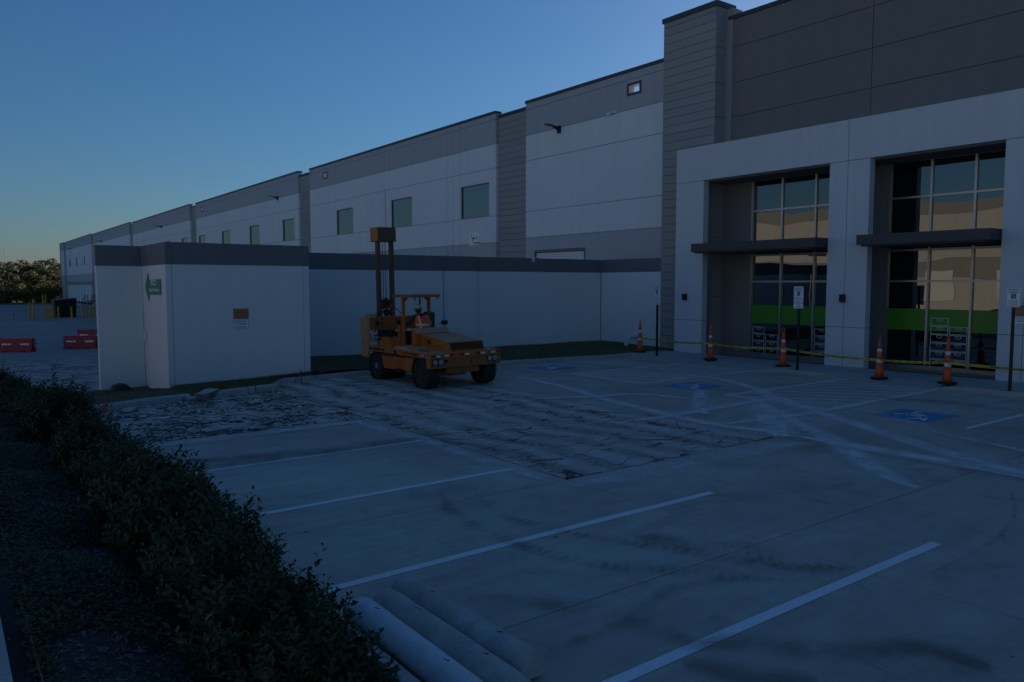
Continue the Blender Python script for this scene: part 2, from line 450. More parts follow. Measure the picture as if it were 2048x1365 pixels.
def text(name, s, size, origin, right, upv, mat, parent, align='CENTER', depth=.002, wide=1.0, bold=0.):
    cu = bpy.data.curves.new('t', 'FONT'); cu.body = s; cu.size = size; cu.align_x = align; cu.align_y = 'CENTER'
    cu.extrude = depth; cu.offset = bold; cu.resolution_u = 2
    to = bpy.data.objects.new('t', cu); COL.objects.link(to)
    dg = bpy.context.evaluated_depsgraph_get()
    me = bpy.data.meshes.new_from_object(to.evaluated_get(dg)); bpy.data.objects.remove(to); bpy.data.curves.remove(cu)
    r, u = Vector(right).normalized(), Vector(upv).normalized(); n = r.cross(u)
    off = root_loc(parent); o3 = Vector(origin)-off
    for v in me.vertices:
        c = v.co.copy(); v.co = o3+r*c.x*wide+u*c.y+n*c.z
    me.materials.clear(); me.materials.append(MATS[mat]); me.name = name
    return finish(bpy.data.objects.new(name, me), parent, None, None, None, None)
def strip(name, pts, width, mat, z, parent, widths=None):
    """flat ribbon along ground points, uv.x across and uv.y metres along"""
    P = [np.array(p, float) for p in pts]
    # resample with a smooth curve
    Q = []
    for i in range(len(P)-1):
        p0, p1, p2, p3 = P[max(i-1, 0)], P[i], P[i+1], P[min(i+2, len(P)-1)]
        for s in np.linspace(0, 1, 8, endpoint=False):
            Q.append(.5*((2*p1)+(-p0+p2)*s+(2*p0-5*p1+4*p2-p3)*s*s+(-p0+3*p1-3*p2+p3)*s**3))
    Q.append(P[-1]); V, F, U = [], [], []; L = 0
    for i, q in enumerate(Q):
        d = Q[min(i+1, len(Q)-1)]-Q[max(i-1, 0)]; d /= np.linalg.norm(d)+1e-9; n = np.array([-d[1], d[0]])
        if i: L += np.linalg.norm(Q[i]-Q[i-1])
        wd = width if widths is None else np.interp(i/(len(Q)-1), np.linspace(0, 1, len(widths)), widths)
        for k, s in ((0, -.5), (1, .5)):
            V.append((*(q+n*wd*s), z)); U.append((k, L))
        if i: F.append((2*i-2, 2*i-1, 2*i+1, 2*i))
    return mesh_np(name, V, F, mat, parent, uv=U)

# ================================================================== SETTING: ground
def grid_sheet(name, xs, ys, zf, mat, **kw):
    V = [(x, y, zf(x, y)) for y in ys for x in xs]; n = len(xs)
    F = [(j*n+i, j*n+i+1, (j+1)*n+i+1, (j+1)*n+i) for j in range(len(ys)-1) for i in range(n-1)]
    return mesh_np(name, V, F, mat, **kw)
def sstep(a, b, v):
    t_ = min(1, max(0, (v-a)/(b-a))); return t_*t_*(3-2*t_)
def yard_z(x, y):
    z = -.22 if y < 22 else -.22-1.33*min(1, (y-22)/26)
    if x < 0 and y < 30: z += .5*sstep(0, -3, x)*sstep(30, 21, y)*0
    return z
grid_sheet('ground', [-3000, -300, -60, 0, 60, 300, 3000], [-3000, -300, -60, 0, 60, 188, 400, 3000], lambda x, y: -2.1, 'far_ground', kind='structure')
grid_sheet('yard', list(np.linspace(-20, 22.6, 24)), list(np.linspace(20.2, 60, 60))+list(np.linspace(62, 188, 30)), yard_z, 'yard', kind='structure')
def road_z(x, y):
    return .58-.5*sstep(-3.2, -9, x)-.3*sstep(14, 22, y)
grid_sheet('road', [-160, -60, -35, -20, -14, -9, -8, -7, -6, -5, -4, -3.2, -2.0], list(np.linspace(-60, 20.1, 30)), road_z, 'bounce_concrete', kind='structure')
grid_sheet('lawn', list(np.linspace(-120, 90, 12)), [188.05, 192, 200, 260, 400], lambda x, y: -1.5, 'far_ground', kind='structure')

# ---- parking lot: slabs with open joints
lot = thing('parking_lot', None, None, (0, 0, 0), kind='structure')
XS = [2.27, 6.5, 11.1, 15.25, 19.38]
YS = [-10.6, -7.6, -4.6, -1.55, 1.45, 4.45, 7.47, 10.4, 13.25, 16.6]
box('joint_bed', 2.2, 19.45, -10.7, 20.9, -.5, -.075, 'soil', lot)
g = .007
def slab(x0, x1, y0, y1):
    b = BM(); bx(b, x0+g, x1-g, y0+g, y1-g, -.14, 0)
    obj('slab', b, 'lot', lot, bevel=.004)
for i in range(4):
    for j in range(len(YS)-1):
        if i == 0 and YS[j] >= 13.2: continue
        if i == 1 and YS[j] >= 7.4: continue
        slab(XS[i], XS[i+1], YS[j], YS[j+1])
slab(XS[2], XS[3], 16.6, 19.65); slab(XS[3], XS[4], 16.6, 19.2)

# ---- broken concrete: fragments from a clipped cell pattern
def voronoi_cells(S, poly, k=16):
    from math import inf
    cells = []
    # neighbour grid
    cs = .5; gridd = {}
    for i, (x, y) in enumerate(S): gridd.setdefault((int(x/cs), int(y/cs)), []).append(i)
    for i, (x, y) in enumerate(S):
        gx, gy = int(x/cs), int(y/cs); cand = []
        for rr in (1, 2, 3):
            cand = [j for a in range(gx-rr, gx+rr+1) for b in range(gy-rr, gy+rr+1) for j in gridd.get((a, b), ()) if j != i]
            if len(cand) >= k: break
        cand.sort(key=lambda j: (S[j][0]-x)**2+(S[j][1]-y)**2)
        P = [(x-1.2, y-1.2), (x+1.2, y-1.2), (x+1.2, y+1.2), (x-1.2, y+1.2)]
        def clip(P, nx, ny, c):
            out = []
            for q in range(len(P)):
                a, b = P[q], P[(q+1) % len(P)]
                da, db = a[0]*nx+a[1]*ny-c, b[0]*nx+b[1]*ny-c
                if da <= 0: out.append(a)
                if da*db < 0:
                    s = da/(da-db); out.append((a[0]+(b[0]-a[0])*s, a[1]+(b[1]-a[1])*s))
            return out
        for j in cand[:k]:
            qx, qy = S[j]; nx, ny = qx-x, qy-y
            P = clip(P, nx, ny, nx*(qx+x)/2+ny*(qy+y)/2)
            if len(P) < 3: break
        for (nx, ny, c) in poly:
            if len(P) < 3: break
            P = clip(P, nx, ny, c)
        if len(P) >= 3: cells.append((x, y, P))
    return cells
def rows_intensity(x, y):
    """how crushed the concrete is at a place: rows left by the hammer run along y"""
    ph = x+.10*math.sin(y*1.3)+.06*math.sin(y*3.1+1)
    r = abs(((ph-6.72)/.74) % 1.0-.5)*2          # 1 at row centre
    r = min(1, 1.6*max(0, 1-(1-r)/.60))*(.72+.28*math.sin(y*.9+int((ph-6.72)/.74)*2.1)**2)
    if x < 6.5: r = max(r*.7, .5+.5*math.sin(x*2.3+y*1.7)*math.sin(y*2.9-x))
    return r
def break_zone(name, x0, x1, y0, y1, label):
    S = []
    step = .058
    tries = []
    xs = np.arange(x0, x1, step); ys = np.arange(y0, y1, step)
    for x in xs:
        for y in ys:
            px, py = x+rng.uniform(-.028, .028), y+rng.uniform(-.028, .028)
            I = rows_intensity(px, py)
            far = 1 if py < 15 else .8
            fade = 1.0
            if x0 > 6 and px > 10.4: fade = .7
            prob = ((.62*I**1.3 if x0 < 6 else .40*I)*fade+.0035)*far
            if rng.random() < prob: S.append((px, py))
    poly = [(-1, 0, -x0), (1, 0, x1), (0, -1, -y0), (0, 1, y1)]
    cells = voronoi_cells(S, poly)
    rootz = thing(name, label, None, (x0, y0, 0), kind='structure')
    data = []
    for x, y, P in cells:
        A = .5*abs(sum(P[q][0]*P[(q+1) % len(P)][1]-P[(q+1) % len(P)][0]*P[q][1] for q in range(len(P))))
        data.append((A, x, y, P))
    data.sort(key=lambda d: -d[0]/(d[1]**2+d[2]**2))
    V, F = [], []
    for idx, (A, x, y, P) in enumerate(data):
        size = math.sqrt(A)
        I = rows_intensity(x, y)
        if size < .16 and I > .35 and rng.random() < (.11 if x0 < 6 else .20): continue
        gap = .003+rng.random()*(.011 if x0 < 6 else .018)*I if size < .25 else .0018+rng.random()*.003
        cxm = sum(p[0] for p in P)/len(P); cym = sum(p[1] for p in P)/len(P)
        sh = max(.5, 1-gap/max(size*.5, .01))
        if size > .25: h, tx, ty = rng.normal(0, .004), rng.normal(0, .012), rng.normal(0, .012)
        else: h, tx, ty = float(np.clip(rng.normal(-.006, .017)*I, -.035, .028)), float(np.clip(rng.normal(0, .16)*I, -.3, .3)), float(np.clip(rng.normal(0, .16)*I, -.3, .3))
        if size > .12: tx *= .35; ty *= .35
        top, bot = [], []
        for px, py in P:
            qx, qy = cxm+(px-cxm)*sh, cym+(py-cym)*sh
            z = h+(qx-cxm)*tx+(qy-cym)*ty
            top.append((qx, qy, z)); bot.append((cxm+(px-cxm)*(sh+.01), cym+(py-cym)*(sh+.01), -.09))
        n = len(P)
        if idx < 150:
            vv = top+bot
            ff = [tuple(range(n))]+[(q, n+q, n+(q+1) % n, (q+1) % n) for q in range(n)]
            mesh_np('concrete_fragment', vv, ff, 'lot_broken', rootz)
        else:
            o0 = len(V); V += top+bot
            F.append(tuple(range(o0, o0+n)))
            F += [(o0+q, o0+n+q, o0+n+(q+1) % n, o0+(q+1) % n) for q in range(n)]
    # loose chunks lying on top
    for k in range(420 if x0 > 6 else 520):
        x, y = rng.uniform(x0+.1, x1-.1), rng.uniform(y0+.1, y1-.1)
        if rng.random() > rows_intensity(x, y)+.05: continue
        s = rng.uniform(.010, .026)*(1.5 if x0 < 6 else 1); o0 = len(V); nn = 5
        a0 = rng.uniform(0, 6.28)
        for lev, (zz, rr) in enumerate(((-.01, 1.), (s*.7, .85))):
            for q in range(nn):
                a = a0+q*6.283/nn+rng.uniform(-.3, .3); r2 = s*rr*rng.uniform(.7, 1.3)
                V.append((x+math.cos(a)*r2*1.4, y+math.sin(a)*r2, zz+rng.uniform(-.004, .006)))
        F.append(tuple(range(o0+nn, o0+2*nn)))
        F += [(o0+q, o0+(q+1) % nn, o0+nn+(q+1) % nn, o0+nn+q) for q in range(nn)]
    mesh_np('concrete_rubble', V, F, 'lot_broken', rootz, kind='stuff')
    return rootz
break_zone('broken_slab', 6.51, 11.09, 7.48, 19.7, 'cracked concrete with crushed rows under and before the orange machine')
break_zone('broken_slab', 2.3, 6.49, 13.27, 18.6, 'broken concrete strewn with rubble beside the grass verge')

# bigger loose lumps of concrete lying on the broken slabs
def chunk(x, y, z, sx, sy, sz, rz, tilt, label):
    b = BM(); bx(b, -sx/2, sx/2, -sy/2, sy/2, 0, sz)
    bmesh.ops.subdivide_edges(b, edges=b.edges[:], cuts=2, use_grid_fill=True)
    for v in b.verts:
        v.co += Vector(rng.normal(0, .12, 3))*min(sx, sy, sz)*.6
        if v.co.z < 0: v.co.z = 0
    bmesh.ops.rotate(b, verts=b.verts, cent=(0, 0, 0), matrix=Matrix.Rotation(tilt, 3, 'X') @ Matrix.Rotation(rz, 3, 'Z'))
    bmesh.ops.translate(b, verts=b.verts, vec=(x, y, z))
    obj('concrete_lump', b, 'lot_broken', None, label, 'rubble', 'loose lumps of broken concrete', loc=(x, y, z))
chunk(4.75, 17.72, .03, .60, .24, .14, .7, .12, 'long broken piece of kerb lying against the kerb by the verge')
chunk(4.35, 17.5, .0, .22, .20, .10, .2, .1, 'small concrete lump left of the broken kerb piece')
chunk(3.75, 13.50, .0, .42, .20, .07, .2, .05, 'flat grey concrete lump at the edge of the unbroken slab')
chunk(4.10, 13.42, .0, .20, .15, .07, 1.2, .05, 'rounded concrete lump beside the flat lump at the slab edge')
chunk(4.35, 13.38, .0, .13, .10, .05, .5, .05, 'smallest concrete lump at the end of the row by the slab edge')
chunk(5.3, 16.2, .0, .25, .18, .08, .3, .2, 'concrete lump in the middle of the rubble strip')
chunk(3.0, 16.8, .0, .30, .20, .06, .8, .15, 'concrete lump near the orange marker by the kerb')
chunk(6.35, 14.1, .0, .18, .14, .06, .8, .15, 'concrete lump at the right end of the rubble strip')

# ---- kerbs
def kerb_run(pts, w_=.15, h=.14, zb=-.1, parent=None, seg=2.4):
    """kerb stones laid along ground points, each a stone of its own"""
    out = []
    for a, b in zip(pts, pts[1:]):
        a, b = Vector((*a, 0)), Vector((*b, 0)); L = (b-a).length; n = max(1, round(L/seg)); d = (b-a)/L
        nn = Vector((-d.y, d.x, 0))
        for i in range(n):
            p, q = a+d*(L*i/n+.003), a+d*(L*(i+1)/n-.003)
            bm = BM()
            prof = [(0, zb), (0, h-.03), (.025, h), (w_, h), (w_, zb)]
            prism(bm, [tuple(p+nn*s+Vector((0, 0, zz))) for s, zz in prof], q-p)
            obj('kerb_stone', bm, 'kerb_concrete', parent)
kerb = thing('kerb', None, None, (0, 0, 0), kind='structure')
kerb_run([(2.5, 17.02), (3.6, 17.5), (4.4, 17.64)], .2, .14, parent=kerb)
kerb_run([(4.85, 17.72), (6.5, 18.15)], .2, .14, parent=kerb)
kerb_run([(7.0, 19.22), (9.2, 19.58), (14.25, 19.45), (18.1, 18.95), (19.38, 18.95)], .16, .13, parent=kerb)
kerb_run([(2.27, -10), (2.27, 4.4), (2.27, 17.3)], .16, .15, parent=kerb)
# short broken return of the kerb where it steps back
b = BM(); prism(b, [(6.52, 18.16, -.1), (7.0, 19.2, -.1), (6.84, 19.28, -.1), (6.36, 18.26, -.1)], (0, 0, .22)); obj('kerb_stone', b, 'kerb_concrete', kerb)

# ---- footway along the building with two kerb ramps
RAMPS = [(8.9, 10.9), (13.9, 16.2)]
def fz(x, y):
    for a, c in RAMPS:
        k = sstep(a-.9, a, y)*sstep(c+.9, c, y)
        if k > 0: return .12-(.115*k)*sstep(20.5, 19.5, x)
    return .12
foot = thing('footway', None, None, (19.4, 0, 0), kind='structure')
fy = [-10.0+1.46*i for i in range(21)]
for y0, y1 in zip(fy, fy[1:]):
    for x0, x1 in ((19.40, 19.56), (19.562, 21.44)):
        xs = list(np.linspace(x0, x1, 4 if x1-x0 > 1 else 2)); ys = list(np.linspace(y0+.003, y1-.003, 7))
        V = [(x, y, fz(x, y)) for y in ys for x in xs]; n = len(xs)
        F = [(j*n+i, j*n+i+1, (j+1)*n+i+1, (j+1)*n+i) for j in range(6) for i in range(n-1)]
        o = len(V); V += [(x0, y, -.1) for y in ys]
        F += [(j*n, (j+1)*n, o+j+1, o+j) for j in range(6)]
        mesh_np('paving_slab' if x1-x0 > 1 else 'kerb_stone', V, F, 'walk_concrete' if x1-x0 > 1 else 'kerb_concrete', foot)
box('bedding', 19.45, 22.85, -10, 20.2, -.3, -.02, 'soil', foot)

# ---- verge of grass between the kerb and the screen walls
def verge_z(x, y):
    z = .12+.07*sstep(20, 23.5, y)+.07*sstep(5.5, 8.2, x)*sstep(19.0, 19.7, y)*sstep(12, 8.5, x)
    z -= .36*sstep(4.5, 4.42, x)*sstep(18.6, 22.0, y)
    z -= .05*sstep(3.5, 2.4, x)
    return z+.012*math.sin(x*2.1+y*3.3)
def kerb_y(x):
    return float(np.interp(x, [1.0, 2.5, 3.6, 4.67, 6.5, 6.95, 9.2, 14.25, 18.1, 19.45, 19.5, 22.4], [16.9, 17.2, 17.68, 17.86, 18.32, 19.3, 19.74, 19.61, 19.11, 19.11, 19.2, 19.2]))
xs = list(np.linspace(1.4, 22.39, 64)); V, F = [], []
for x in xs:
    for k in range(12):
        y0 = kerb_y(x); y1 = 22.5 if x < 4.5 else 23.9
        y = y0+(y1-y0)*k/11; V.append((x, y, verge_z(x, y)))
for i in range(63):
    for k in range(11): F.append((i*12+k, (i+1)*12+k, (i+1)*12+k+1, i*12+k+1))
mesh_np('verge', V, F, 'grass_base', kind='structure')
V, F = [], []
for k in range(26000):
    x = rng.uniform(1.5, 22.2); y0 = kerb_y(x)
    y1 = 22.25 if x < 4.4 else (19.68 if x < 8.2 else 23.5)
    if y1 <= y0+.05: continue
    y = rng.uniform(y0+.02, y1); z = verge_z(x, y); a = rng.uniform(0, 6.28); h = rng.uniform(.025, .07); wd = .006
    lx, ly = rng.normal(0, .025, 2); o = len(V)
    V += [(x-math.cos(a)*wd, y-math.sin(a)*wd, z-.01), (x+math.cos(a)*wd, y+math.sin(a)*wd, z-.01), (x+lx, y+ly, z+h)]
    F.append((o, o+1, o+2))
mesh_np('grass', V, F, 'grass_blade', label='short brown green grass on the verge below the screen walls', cat='grass', kind='stuff')

# ---- planting bed and the path the photographer stands on
def bed_z(x, y):
    return .56-.40*sstep(.3, 2.2, x)-.25*sstep(12, 19, y)+.02*math.sin(3*x+2.2*y)
grid_sheet('planting_bed', list(np.linspace(.2, 2.13, 16)), list(np.linspace(-6, 19.5, 90)), bed_z, 'soil', kind='structure')
path = thing('path', None, None, (0, 0, 0), kind='structure')
for k in range(14):
    y0 = -6+1.5*k
    zz = .6-.25*sstep(12, 19, y0)
    box('path_slab', -1.95, .22, y0+.003, y0+1.497, zz-.3, zz, 'walk_concrete', path, bevel=.006)
# thin steel edging strip along the bed
b = BM(); bx(b, .335, .343, 2.2, 12.0, .4, .60); obj('bed_edging', b, 'steel_rust', None, 'thin rusty steel edging strip beside the pale path', 'edging')

# ------------------------------------------------------------------ markings and marks on the lot
for k, (y, x0, x1) in enumerate(((3.40, 2.5, 7.78), (5.92, 2.5, 7.52), (8.36, 2.4, 6.28), (10.78, 2.35, 5.3))):
    strip('paint_line', [(x0, y), (x1*.5+x0*.5, y+.01), (x1, y+.0)], .105, 'paint_white' if k < 3 else 'worn_white', .004, lot)
strip('paint_line', [(5.3, 10.78), (5.8, 10.8), (6.3, 10.8)], .09, 'worn_white', .004, lot)
def pl(a, b_, wd=.10, mat='worn_white', z=.004):
    strip('paint_line', [a, ((a[0]+b_[0])/2, (a[1]+b_[1])/2), b_], wd, mat, z, lot)
pl((14.5, 5.9), (19.3, 5.85))
for y0, y1 in ((8.55, 11.05), (13.72, 16.42)):
    pl((14.45, y0), (19.35, y0)); pl((14.45, y1), (19.35, y1)); pl((14.45, y0), (14.45, y1))
    for k in range(9):
        xa = 14.45+.2+k*.68; xb = xa-1.75
        # diagonal from (xa+.., y0) to (.., y1)
        p0, p1 = [xa+.9, y0+.08], [xa-.9, y1-.08]
        for P_, Q_ in ((p0, p1), (p1, p0)):
            for lim, sg in ((14.5, 1), (19.3, -1)):
                if (P_[0]-lim)*sg < 0:
                    s = (lim-P_[0])/(Q_[0]-P_[0]); P_[1] += (Q_[1]-P_[1])*s; P_[0] = lim
        pl(tuple(p0), tuple(p1), .085)
def wheelchair(cx, cy):
    """blue square with the white wheelchair sign, read from the aisle"""
    s = .62
    strip('blue_square', [(cx-s, cy), (cx, cy), (cx+s, cy)], 1.3, 'worn_blue', .004, lot)
    def T(u, v): return (cx-.55+v*1.1, cy+.5-u*1.0)        # u right, v up as seen by the driver
    def ln(pts, wd): strip('symbol_stroke', [T(*p) for p in pts], wd, 'worn_white', .008, lot)
    ln([(.45-.27*math.cos(a), .30+.27*math.sin(a)) for a in [R(q) for q in range(-55, 250, 30)]][::-1][:9], .075)
    ln([(.36, .82), (.38, .55), (.40, .42)], .10); ln([(.38, .45), (.55, .44), (.72, .42)], .10)
    ln([(.72, .42), (.80, .22), (.86, .08)], .10); ln([(.38, .63), (.52, .61), (.64, .60)], .08)
    ln([(.30, .88), (.36, .93), (.42, .88)], .10)
for cx, cy in ((15.15, 7.1), (15.1, 12.55), (15.0, 17.95)): wheelchair(cx, cy)

TR = dict(
 t1=([(11.2, 2.6), (11.63, 3.99), (11.99, 4.96), (12.65, 6.16), (13.44, 7.48), (14.14, 8.72), (14.84, 9.89), (16.06, 11.56), (16.7, 12.96), (16.9, 14.5)], 0.68, 'dust'),
 t2=([(9.7, 4.5), (10.24, 5.32), (11.41, 6.5), (12.18, 7.51), (13.12, 8.74), (14.63, 10.52)], 0.74, 'dust'),
 t3=([(11.2, 7.4), (11.5, 7.65), (12.48, 8.52), (13.68, 9.71)], 1.01, 'dust'),
 t4=([(12.7, 17.), (12.53, 15.47), (12.32, 14.05), (11.76, 12.23), (11.46, 10.75), (11.2, 8.98), (11.4, 7.98), (11.71, 7.4)], 0.57, 'dust'),
 t5=([(10.43, 13.23), (11.66, 12.78), (12.94, 12.3), (13.26, 11.09)], 0.47, 'dust'),
 t6=([(10.12, 9.99), (11.11, 9.9), (12.51, 9.95), (14.3, 10.03), (15.35, 9.98)], 0.47, 'dust'),
 t7=([(12.0, 9.6), (12.35, 10.08), (13.73, 11.21), (14.67, 12.05)], 0.61, 'dust'),
 t8=([(11.38, 8.71), (12.65, 8.53), (14.02, 8.43), (16.08, 8.45)], 0.45, 'dust'),
 t9=([(12.9, 3.6), (13.13, 4.52), (13.4, 5.25), (13.62, 5.96), (14.56, 7.3), (14.91, 8.3), (14.77, 8.89)], .35, 'dust_soft'),
 e1=([(6.3, 7.1), (7.77, 7.02), (9.22, 7.1), (11.0, 6.9)], 1.1, 'dust_soft'),
 e2=([(6.2, 7.6), (6.25, 9.5), (6.2, 11), (6.1, 13)], .6, 'dust_soft'),
 e3=([(2.5, 12.9), (4, 12.9), (6.3, 12.95)], .6, 'dust_soft'),
 e4=([(11.4, 7.2), (11.45, 5.0), (11.4, 2.5)], 0.74, 'dust'),
 tr1=([(4.8, 7.85), (4.56, 7.25), (4.43, 6.46), (4.47, 5.67), (4.66, 5.03), (5.07, 4.49), (5.46, 3.98), (5.82, 3.64)], .36, 'tread_dark'),
 tr2=([(5.14, 7.59), (4.9, 6.75), (5.01, 6.02), (5.32, 5.3), (5.67, 4.59), (5.99, 3.95), (6.44, 3.54)], .34, 'tread_dark'),
 tr3=([(5.63, 5.55), (5.67, 5.03), (5.8, 4.58), (6.1, 4.02), (6.38, 3.5)], .55, 'tread_dark'),
 tr4=([(5.5, 5.3), (5.85, 4.9), (6.1, 4.55), (6.35, 4.2)], .5, 'scuff_dark'),
 ar=([(10.45, 3.73), (9.46, 3.32), (8.49, 3.1), (7.53, 3.03), (6.89, 3.05)], .10, 'scuff_dark'),
 sw=([(5.46, 3.98), (4.84, 4.18), (4.12, 4.0), (3.28, 3.94)], .25, 'scuff_dark'),
 d1=([(2.3, 10.95), (3.46, 10.95), (4.48, 10.92), (5.38, 10.95), (6.3, 10.95)], .75, 'damp'),
 d2=([(2.33, 11.66), (3.05, 11.4), (3.7, 11.25), (4.65, 11.15)], .5, 'damp'),
 b1=([(3.3, 5.0), (3.52, 4.85), (3.88, 4.45), (4.12, 3.9), (4.16, 3.27)], .5, 'scuff_dark'),
 b2=([(4.2, 3.4), (4.51, 3.2), (4.87, 2.75), (5.38, 2.46), (5.48, 2.02)], .45, 'damp'),
 b3=([(4.4, 2.6), (4.1, 2.9), (3.9, 3.3)], .5, 'damp'),
 f1=([(4.55, 3.62), (4.62, 3.58), (4.72, 3.52)], .10, 'damp'),
 s1=([(18.6, 18.8), (18.66, 17.6), (18.7, 16.8)], .12, 'damp'),
 s2=([(18.76, 13.4), (18.8, 12.5), (18.86, 11.6)], .14, 'damp'),
 r2=([(16.6, 8.6), (17.3, 7.4), (17.2, 6.2), (17.4, 5.0)], .8, 'scuff_dark'),
 m1=([(16.9, 14.6), (16.7, 16.2), (16.4, 18.0), (15.9, 20.0)], .4, 'scuff_dark'),
 m2=([(13.2, 13.4), (13.9, 14.6), (13.8, 16.4), (13.4, 18.5)], .35, 'scuff_dark'),
)
for q, (pts, wd, mt) in enumerate(TR.values()):
    strip('dust_track' if mt.startswith('dust') else 'stain', pts, wd, mt, .011+.0008*q, lot, widths=[wd*.25, wd*.85, wd, wd*.9, wd, wd*.85, wd*.25])

# ================================================================== WAREHOUSE
wh = thing('warehouse', 'long pale grey concrete warehouse with dark glazed entrance bays and stepped roofline', 'building', (22.9, 20, 0))
MX = 22.9
box('building_core', 23.25, 85, 20.4, 202.3, -2.1, 9.2, 'roofing', wh)
box('building_core', 23.45, 85, -12, 20.3, -.3, 10.4, 'roofing', wh)
box('parapet', 84.7, 85, -12, 202.3, 10.41, 11.2, 'wall_mid', wh)

def panels(y0, y1, z0, z1, mat, splits, opens, x0=MX, th=.3):
    gp = .011
    ys = [y0]+[s for s in splits if y0+.05 < s < y1-.05]+[y1]
    for a, b_ in zip(ys, ys[1:]):
        bm = BM(); ya, yb, za, zb = a+gp, b_-gp, z0+gp, z1-gp
        cuts = sorted([o for o in opens if o[0] < yb and o[1] > ya and o[2] < zb and o[3] > za])
        cur = ya
        for (oa, ob, pa, pb) in cuts:
            oa, ob, pa, pb = max(oa, ya), min(ob, yb), max(pa, za), min(pb, zb)
            if oa > cur+.004: bx(bm, x0, x0+th, cur, oa, za, zb)
            if pb < zb-.004: bx(bm, x0, x0+th, oa, ob, pb, zb)
            if pa > za+.004: bx(bm, x0, x0+th, oa, ob, za, pa)
            cur = ob
        if cur < yb-.004: bx(bm, x0, x0+th, cur, yb, za, zb)
        obj('wall_panel', bm, mat, wh)
def seams(y0, y1, zs, splits, ztop, opens, x0=MX):
    bm = BM()
    def free(ya, yb, za, zb): return not any(o[0] < yb and o[1] > ya and o[2] < zb and o[3] > za for o in opens)
    for z in zs:
        cuts = sorted(o for o in opens if o[2] < z < o[3]); cur = y0
        for o in cuts:
            if o[0] > cur: bx(bm, x0+.015, x0+.2, cur, o[0], z-.0112, z+.0112)
            cur = o[1]
        if cur < y1: bx(bm, x0+.015, x0+.2, cur, y1, z-.0112, z+.0112)
    for s in splits:
        segs = [zs[0]-6]+list(zs)+[ztop]
        for za, zb in zip(segs, segs[1:]):
            if zb-za > .05 and free(s-.01, s+.01, za+.02, zb-.02): bx(bm, x0+.016, x0+.2, s-.0112, s+.0112, za+.0115, zb-.0115)
    obj('panel_seam', bm, 'groove', wh)
def wall_window(ya, yb, za, zb, mat='glass_sky', lamp=None):
    bm = BM(); x = MX+.05
    fr = .045
    for q in ((ya, yb, za, za+fr), (ya, yb, zb-fr, zb), (ya, ya+fr, za+fr, zb-fr), (yb-fr, yb, za+fr, zb-fr)): bx(bm, x, x+.09, *q)
    f = obj('window', bm, 'alu_dark', wh)
    box('pane', x+.04, x+.055, ya+fr, yb-fr, za+fr, zb-fr, mat, f)
    b2 = BM(); bx(b2, MX-.02, MX+.05, ya-.03, yb+.03, za-.035, za-.002); obj('sill', b2, 'alu', f)
def section(y0, y1, ztop, dz=0, windows=(), splits=(), holes=(), door=None, zb=-2.05, lower=4.78):
    zs = [lower, 6.03+dz, 8.43+dz, 9.63+dz, 10.83+dz]
    opens = [(a, b_, 6.05+dz, 7.77+dz) for a, b_ in windows]+list(holes)
    if door: opens.append((door[0], door[1], zb, door[2]))
    allz = [zb]+zs+[ztop-.10]
    mats = ['wall_lower', 'wall_light', 'wall_light', 'wall_light', 'wall_mid', 'wall_mid']
    for (a, b_), m_ in zip(zip(allz, allz[1:]), mats): panels(y0, y1, a, b_, m_, splits, opens)
    seams(y0+.02, y1-.02, zs, [s for s in splits], ztop-.1, opens)
    for a, b_ in windows: wall_window(a, b_, 6.05+dz, 7.77+dz)
    bm = BM(); bx(bm, MX-.05, MX+.36, y0-.01, y1+.01, ztop-.098, ztop+.02); obj('coping', bm, 'coping', wh)
    for (a, b_, za, zc) in holes:
        bm = BM(); t_ = .09
        for q in ((a-t_, b_+t_, zc, zc+t_), (a-t_, b_+t_, za-t_, za), (a-t_, a, za, zc), (b_, b_+t_, za, zc)): bx(bm, MX-.03, MX-.002, *q)
        obj('scupper_frame', bm, 'coping', wh)
def pilaster(y0, y1, ztop, boards=True, zb=-.1):
    x0 = MX+.16
    p = box('pilaster', x0+.03, x0+.2, y0, y1, zb, ztop-.1, 'groove', wh)
    if boards:
        n = int((ztop-.1-zb)/.305); me0 = None
        for k in range(n+1):
            z0 = zb+k*.305; z1 = min(z0+.287, ztop-.1)
            if z1-z0 < .05: continue
            if me0 is None or z1-z0 < .286:
                o = box('board', x0, x0+.028, y0, y1, z0, z1, 'wall_board', p); 
                if me0 is None: me0 = o
            else:
                o = me0.copy(); COL.objects.link(o); o.parent = p; o.location = (0, 0, k*.305)
    else:
        box('board', x0, x0+.028, y0, y1, zb, ztop-.1, 'wall_board', p)
    bm = BM(); bx(bm, x0-.04, x0+.3, y0-.005, y1+.005, ztop-.098, ztop+.015); obj('coping', bm, 'coping', wh)

trip = lambda y: [y, y+.68, y+1.3]
section(20.1, 29.4, 11.23, holes=[(21.98, 22.58, 10.27, 10.58)], door=(25.13, 28.72, 4.17), zb=0.0)
pilaster(29.4, 31.85, 11.03)
section(31.85, 55.87, 11.22, windows=[(32.46, 35.1), (40.4, 43.02), (48.45, 51.13)], splits=trip(35.19)+trip(43.17)+trip(51.21), holes=[(52.68, 53.28, 10.26, 10.57)], zb=-.5, lower=4.68)
pilaster(55.87, 58.15, 11.03)
section(58.15, 87.45, 11.32, .02, windows=[(59.1, 61.68), (67.3, 69.9), (75.55, 78.28), (83.98, 86.56)], splits=trip(61.9)+trip(70.0)+trip(78.4), holes=[(84.6, 85.3, 10.3, 10.62)])
pilaster(87.45, 89.88, 11.15)
section(89.88, 120.74, 11.42, .06, windows=[(90.9, 93.7), (99.2, 101.9), (107.4, 110.1)], splits=[98.3, 106.5, 114.6])
pilaster(120.74, 122.83, 11.25, False, -2)
